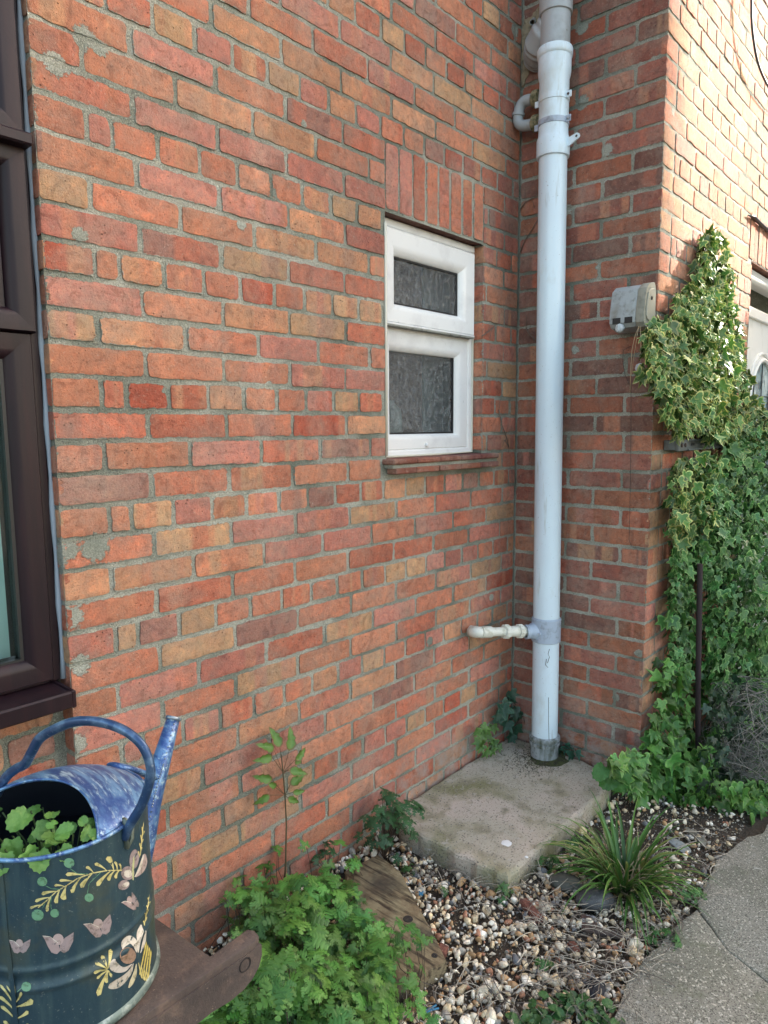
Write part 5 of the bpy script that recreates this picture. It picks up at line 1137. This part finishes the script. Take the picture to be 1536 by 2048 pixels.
for i, p_ in enumerate(seamr):
    k = i//8; t = (i % 8)/8; r_ = rl[k]*(1-t)+rl[min(k+1, 6)]*t; d_ = (spx[min(k+1, 6)]-spx[k]).normalized(); nn_ = d_.cross(side).normalized()*-1; dirv = (side*.75-nn_*-.6).normalized(); c_ = p_+dirv*r_; q.lathe([(.0012, -.001), (.0016, 0), (.0006, .0012)], c_, dirv, 6)
q.build('solder_seam', mat('solder', (.40, .47, .50), .4, .6), spo, smooth=True)
HA = math.radians(-70); hv = Vector((math.cos(HA), math.sin(HA), 0))
hp = [(.1175, .918), (.127, .937), (.150, .972), (.165, 1.009), (.166, 1.030), (.157, 1.051), (.138, 1.065), (.112, 1.0725), (.078, 1.074), (.043, 1.068), (.010, 1.054), (-.023, 1.034), (-.040, 1.012), (-.056, .990), (-.075, .979), (-.098, .960), (-.119, .928)]
pts = []
for i in range(len(hp)-1):
    P_ = [np.array(hp[max(0, i-1)]), np.array(hp[i]), np.array(hp[i+1]), np.array(hp[min(len(hp)-1, i+2)])]
    for t in np.linspace(0, 1, 5, endpoint=False): pts.append(.5*((2*P_[1])+(-P_[0]+P_[2])*t+(2*P_[0]-5*P_[1]+4*P_[2]-P_[3])*t*t+(-P_[0]+3*P_[1]-3*P_[2]+P_[3])*t**3))
q = MB(); q.tube([CC+hv*p_[0]+Vector((0, 0, p_[1])) for p_ in pts], .0070, 16, flat=.8); q.build('handle', mat('worn_blue_handle', (.028, .065, .15), .36, .4, var=((40, (.13, .22, .34), .48, .7, 6), (120, (.35, .42, .46), .64, .76, 4))), can, smooth=True)
br = CC+hv*.1195; q = MB(); q.tube([br+Vector((0, 0, .945)), br+Vector((0, 0, .905))], .0055, 8, flat=.5); q.tube([br+Vector((.012, .004, .938)), br+Vector((.010, .003, .912)), br+Vector((0, 0, .902))], .003, 6); q.build('handle_lug', mat('lug_metal', (.14, .17, .14), .5, .4, var=((60, (.03, .04, .04), .5, .6, 4),)), can, smooth=True)
# side seam lap
def cyl(x, y, lift=.0):
    d_ = ray(x, y); o2 = CP[:2]-np.array([CX, CY]); d2 = d_[:2]; R_c = .1195
    for _ in range(3):
        A2 = d2@d2; B2 = 2*o2@d2; C2 = o2@o2-(R_c+lift)**2; dd = B2*B2-4*A2*C2
        if dd < 0: t = -B2/(2*A2)
        else: t = (-B2-math.sqrt(dd))/(2*A2)
        p_ = CP+d_*t; R_c = crad(p_[2])
    v2 = p_[:2]-np.array([CX, CY]); v2 = v2/np.linalg.norm(v2)*(R_c+lift); return (CX+v2[0], CY+v2[1], p_[2])
q = MB(); prev = None
for (x, y) in ((4, 1728), (9, 1780), (11, 1800), (14, 1850), (22, 1915), (30, 1985), (36, 2048), (46, 2140)):
    A1, B1 = q.vert(cyl(x-9, y, .0012)), q.vert(cyl(x, y, .0012)); B0 = q.vert(cyl(x+.6, y, .0002))
    if prev: q.face((prev[0], A1, B1, prev[1])[::1]); q.face((prev[1], B1, B0, prev[2]))
    prev = (A1, B1, B0)
q.build('side_seam', CANBODY, can)
# painted decoration
YEL, PINK, WHT, GRN, PK2 = (.52, .47, .20), (.27, .22, .225), (.55, .52, .46), (.12, .27, .165), (.36, .29, .28)
dq = MB(); LZ = [.0004]
def stroke(x0, y0, x1, y1, w0, w1, col, curve=0., n=10):
    """a comma shaped brush stroke from (x0,y0), thin, to (x1,y1), round"""
    LZ[0] += .0000025; L_ = []; R2 = []; dx, dy = x1-x0, y1-y0; D = math.hypot(dx, dy) or 1; nx, ny = -dy/D, dx/D
    for i in range(n+1):
        t = i/n; w = w0+(w1-w0)*(t**1.3); w *= math.sqrt(max(0, 1-max(0, (t-.82)/.18)**2)); cx_ = x0+dx*t+nx*curve*4*t*(1-t); cy_ = y0+dy*t+ny*curve*4*t*(1-t); L_.append((cx_+nx*w, cy_+ny*w)); R2.append((cx_-nx*w, cy_-ny*w))
    a_ = [dq.vert(cyl(*p_, LZ[0]), col) for p_ in L_]; b_ = [dq.vert(cyl(*p_, LZ[0]), col) for p_ in R2]
    for i in range(n): dq.face((a_[i], b_[i], b_[i+1], a_[i+1]))
def oval(x, y, rx, ry, col, n=20, rot=0.):
    LZ[0] += .0000025; c_ = dq.vert(cyl(x, y, LZ[0]), col); r_ = [dq.vert(cyl(x+rx*math.cos(t)*math.cos(rot)-ry*math.sin(t)*math.sin(rot), y+rx*math.cos(t)*math.sin(rot)+ry*math.sin(t)*math.cos(rot), LZ[0]), col) for t in np.linspace(0, 2*math.pi, n, endpoint=False)]
    for k in range(n): dq.face((c_, r_[(k+1) % n], r_[k]))
def shape(pts_, col):
    LZ[0] += .0000025; c0_ = np.mean(pts_, axis=0); c_ = dq.vert(cyl(*c0_, LZ[0]), col); r_ = [dq.vert(cyl(*p_, LZ[0]), col) for p_ in pts_]
    for k in range(len(r_)): dq.face((c_, r_[(k+1) % len(r_)], r_[k]))
Z_ = 4.655
def Sx(v): return v/Z_
def Sy(v): return 1640+v/Z_
def st2(x0, y0, x1, y1, w0, w1, col, cv=0.): stroke(Sx(x0), Sy(y0), Sx(x1), Sy(y1), w0/Z_, w1/Z_, col, cv/Z_)
# stem of the upper spray
sx_ = [(1135, 468), (1000, 470), (860, 495), (720, 545), (620, 610), (520, 670), (440, 745), (350, 820)]
for a_, b_ in zip(sx_[:-1], sx_[1:]): st2(*a_, *b_, 5, 5, YEL)
for x0, y0, x1, y1, w1_ in ((1060, 468, 1000, 340, 34), (990, 468, 880, 405, 20), (1090, 466, 1068, 385, 14), (1125, 466, 1108, 405, 12), (870, 492, 800, 435, 18), (800, 515, 610, 508, 22), (690, 575, 550, 565, 16), (600, 620, 505, 610, 14), (540, 665, 385, 690, 20), (470, 720, 325, 760, 18), (400, 790, 275, 825, 14), (1035, 470, 900, 615, 26), (1070, 470, 1005, 565, 22), (1110, 470, 1075, 545, 18), (860, 500, 752, 630, 28), (750, 540, 665, 680, 24), (620, 610, 588, 745, 36), (560, 645, 520, 780, 24), (480, 705, 435, 855, 20)): st2(x0, y0, x1, y1, 3, w1_, YEL, 8)
for pth, (ox, oy), r_ in ((((820, 500), (720, 500), (650, 450)), (643, 400), 50), (((570, 645), (480, 640), (420, 610)), (393, 573), 47), (((940, 485), (830, 590), (812, 690)), (830, 723), 42), (((480, 700), (470, 780), (480, 835)), (510, 868), 43), (((420, 775), (400, 810), (380, 850)), (350, 885), 57)):
    for a_, b_ in zip(pth[:-1], pth[1:]): st2(*a_, *b_, 3, 3, GRN)
    oval(Sx(ox), Sy(oy), r_/Z_, r_*.92/Z_, GRN)
def newpaint(nm):
    global dq
    dq.build(nm, PAINTV, can); dq = MB()
newpaint('painted_spray')
# flower at the end of the spray
def spine(pts_, col):
    """a petal: smooth spine of (x, y, half width)"""
    global LZ
    LZ[0] += .0000025; P_ = np.array(pts_, float); out = []
    for i in range(len(P_)-1):
        A4 = [P_[max(0, i-1)], P_[i], P_[i+1], P_[min(len(P_)-1, i+2)]]
        for t in np.linspace(0, 1, 7, endpoint=(i == len(P_)-2)): out.append(.5*((2*A4[1])+(-A4[0]+A4[2])*t+(2*A4[0]-5*A4[1]+4*A4[2]-A4[3])*t*t+(-A4[0]+3*A4[1]-3*A4[2]+A4[3])*t**3))
    L1, L2, L3 = [], [], []
    for i, p_ in enumerate(out):
        d_ = out[min(i+1, len(out)-1)][:2]-out[max(i-1, 0)][:2]; d_ = d_/(np.linalg.norm(d_) or 1); n_2 = np.array([-d_[1], d_[0]]); w_ = max(1, p_[2])
        for LL, sg_ in ((L1, 1), (L2, 0), (L3, -1)): q_ = p_[:2]+n_2*w_*sg_; LL.append(dq.vert(cyl(Sx(q_[0]), Sy(q_[1]), LZ[0]), col))
    for i in range(len(L1)-1): dq.face((L1[i], L2[i], L2[i+1], L1[i+1])); dq.face((L2[i], L3[i], L3[i+1], L2[i+1]))
def ov(x, y, rx, ry, col, rot=0.): oval(Sx(x), Sy(y), rx/Z_, ry/Z_, col, rot=rot)
ov(1250, 365, 44, 92, PINK, .12); ov(1190, 495, 62, 64, PINK); ov(1152, 605, 56, 44, PINK, -.5)
spine([(1262, 530, 6), (1312, 470, 26), (1342, 390, 30), (1350, 315, 6)], PK2); spine([(1255, 530, 4), (1300, 450, 12), (1330, 350, 8), (1334, 320, 2)], WHT)
ov(1192, 500, 38, 36, WHT); ov(1172, 602, 34, 20, WHT, -.5); spine([(1240, 560, 5), (1238, 470, 8), (1244, 380, 7), (1248, 340, 2)], (.40, .44, .22))
newpaint('painted_flower')
for k in range(7): yy = 60+k*38; st2(1325+4*k*-1, yy+60, 1338-6*k+(14 if k % 2 else -14), yy, 2, 7, YEL)
st2(1305, 330, 1338, 10, 4, 3, YEL)
newpaint('painted_sprig')
for k in range(7): yy = 720+k*36; st2(1385-6*k, yy+50, 1392-7*k+(14 if k % 2 else -14), yy, 2, 7, YEL)
st2(1345, 980, 1392, 690, 4, 3, YEL)
newpaint('painted_sprig')
# tulips in the band
for x0, y0, s_, rt in ((180, 1175, .78, .0), (545, 1150, 1.1, -.08), (925, 1000, 1.0, -.33), (1225, 770, .85, -.75)):
    def R2_(px_, py_): c_, s2 = math.cos(rt), math.sin(rt); px_ *= (1.0 if x0 < 1200 else .62); return (Sx(x0+(px_*c_-py_*s2)*s_), Sy(y0+(px_*s2+py_*c_)*s_))
    oval(*R2_(0, -35), 46*s_/Z_*(1 if x0 < 1200 else .6), 48*s_/Z_, PK2)
    shape([R2_(*p_) for p_ in ((-130, -75), (-60, -55), (0, 10), (10, 62), (-20, 88), (-62, 78), (-92, 20), (-112, -40))], (.30, .235, .235)); shape([R2_(*p_) for p_ in ((135, -85), (125, -10), (80, 65), (40, 85), (5, 60), (15, -5), (60, -45))], PINK)
    for a_, b_ in (((-130, -75), (-65, -62)), ((-65, -62), (0, 0))): stroke(*R2_(*a_), *R2_(*b_), 3/Z_, 3/Z_, WHT)
    newpaint('painted_tulip')
# big lower flower
for x0, y0, x1, y1, w1_ in ((1005, 1385, 1030, 1200, 24), (1000, 1385, 945, 1260, 22), (1000, 1390, 885, 1330, 20), (1000, 1395, 870, 1425, 18), (1005, 1400, 900, 1480, 14), (1005, 1400, 910, 1640, 30), (1008, 1400, 990, 1520, 20), (1010, 1400, 1055, 1465, 20)): st2(x0, y0, x1, y1, 4, w1_, YEL, 6)
ov(1190, 1262, 76, 78, (.27, .18, .13))
spine([(1142, 1200, 4), (1158, 1150, 30), (1208, 1112, 36), (1252, 1150, 27), (1274, 1232, 4)], WHT)
spine([(1228, 1342, 3), (1165, 1388, 20), (1105, 1388, 36), (1062, 1358, 46), (1062, 1312, 24), (1074, 1296, 3)], (.44, .41, .37))
spine([(1242, 1335, 3), (1212, 1412, 18), (1150, 1482, 31), (1082, 1530, 38), (1026, 1550, 24), (1008, 1550, 4)], (.42, .39, .33))
spine([(1270, 1340, 3), (1256, 1430, 17), (1226, 1510, 19), (1198, 1562, 6)], (.47, .44, .30))
spine([(1288, 1235, 4), (1290, 1130, 19), (1306, 1040, 28), (1314, 975, 6)], WHT); spine([(1308, 1238, 3), (1340, 1140, 14), (1358, 1030, 5)], WHT)
for k in range(4): st2(1300+26*k, 1440+20*k, 1365+14*k, 1130+25*k, 5, 9, (.50, .43, .12)); st2(1290+24*k, 1330+20*k, 1325+22*k, 1480+18*k, 4, 10, YEL)
newpaint('painted_flower')
# leaf spray bottom left
st2(150, 1900, 130, 1520, 6, 10, YEL)
for x0, y0, x1, y1, w1_ in ((140, 1700, 60, 1540, 8), (140, 1740, 0, 1530, 14), (140, 1780, -10, 1640, 20), (145, 1860, 5, 1730, 20), (145, 1700, 200, 1600, 16), (150, 1740, 310, 1680, 34), (150, 1850, 265, 1780, 22), (150, 1990, 30, 1870, 20), (155, 1960, 270, 1900, 20), (150, 2000, 140, 1900, 8)): st2(x0, y0, x1, y1, 4, w1_, YEL, 8)
st2(160, 1600, 215, 1550, 3, 3, GRN); oval(Sx(245), Sy(1552), 45/Z_, 45/Z_, GRN)
dq.build('painted_spray', PAINTV, can)
# leafy plant inside
cp_ = empty('leafy_plant', (CX, CY, .865), 'scallop leaved light green plant growing out of the watering can', 'plant')
LV = [(25, 1672, .030, .0), (65, 1655, .028, .01), (62, 1622, .034, .02), (80, 1690, .030, .02), (100, 1640, .020, .02), (112, 1652, .016, .015), (40, 1705, .030, .012), (10, 1700, .030, .01), (70, 1708, .028, .01), (100, 1700, .026, .01), (118, 1700, .022, .008), (148, 1672, .026, .02), (162, 1655, .022, .015), (172, 1650, .014, .025), (205, 1668, .020, .02), (190, 1675, .016, .014), (140, 1700, .022, .0), (25, 1650, .030, -.02), (90, 1670, .026, -.02), (120, 1680, .024, -.03), (-15, 1690, .032, .01), (-25, 1650, .032, .01), (5, 1625, .026, -.01), (150, 1690, .02, -.02), (85, 1615, .022, .0), (50, 1690, .026, -.02), (128, 1665, .018, -.01)]
P = []; q = MB()
for x, y, s_, dz in LV:
    p_ = at(x, y, 'z', CZ1-.006+dz); v_ = p_[:2]-np.array([CX, CY]); r_ = np.linalg.norm(v_)
    if r_ > .105: p_[:2] = np.array([CX, CY])+v_/r_*.105
    P.append(p_); b_ = (CX+(p_[0]-CX)*.6, CY+(p_[1]-CY)*.6, .865); q.tube([b_, ((b_[0]+p_[0])/2, (b_[1]+p_[1])/2, (b_[2]+p_[2])/2+.004), tuple(p_)], .0012, 5, cap=False)
n_ = len(P); scatter('leaves', scallop_protos((.17, .36, .08)), P, np.array([(-.25, -.55, .9)]*n_)+RNG.normal(0, .3, (n_, 3)), RNG.uniform(0, 6.28, n_), [l_[2]*.95 for l_ in LV], np.ones((n_, 3))*RNG.uniform(.6, 1.15, (n_, 1)), MINTL, cp_)
q.build('stem', GSTEM, cp_, smooth=True)
# yellow twine by the door
yt = MB()
for k in range(7): yt.tube([at(1493+3*k, 788+2*k, 'y', -DB-.06), at(1490+4.5*k, 810, 'y', -DB-.07), at(1492+3.5*k, 832, 'y', -DB-.06)], .0022, 5)
tag(yt.build('yellow_twine', mat('yellow_twine', (.62, .58, .04), .6), smooth=True), 'loose bunch of bright yellow twine on the ivy beside the door', 'twine')
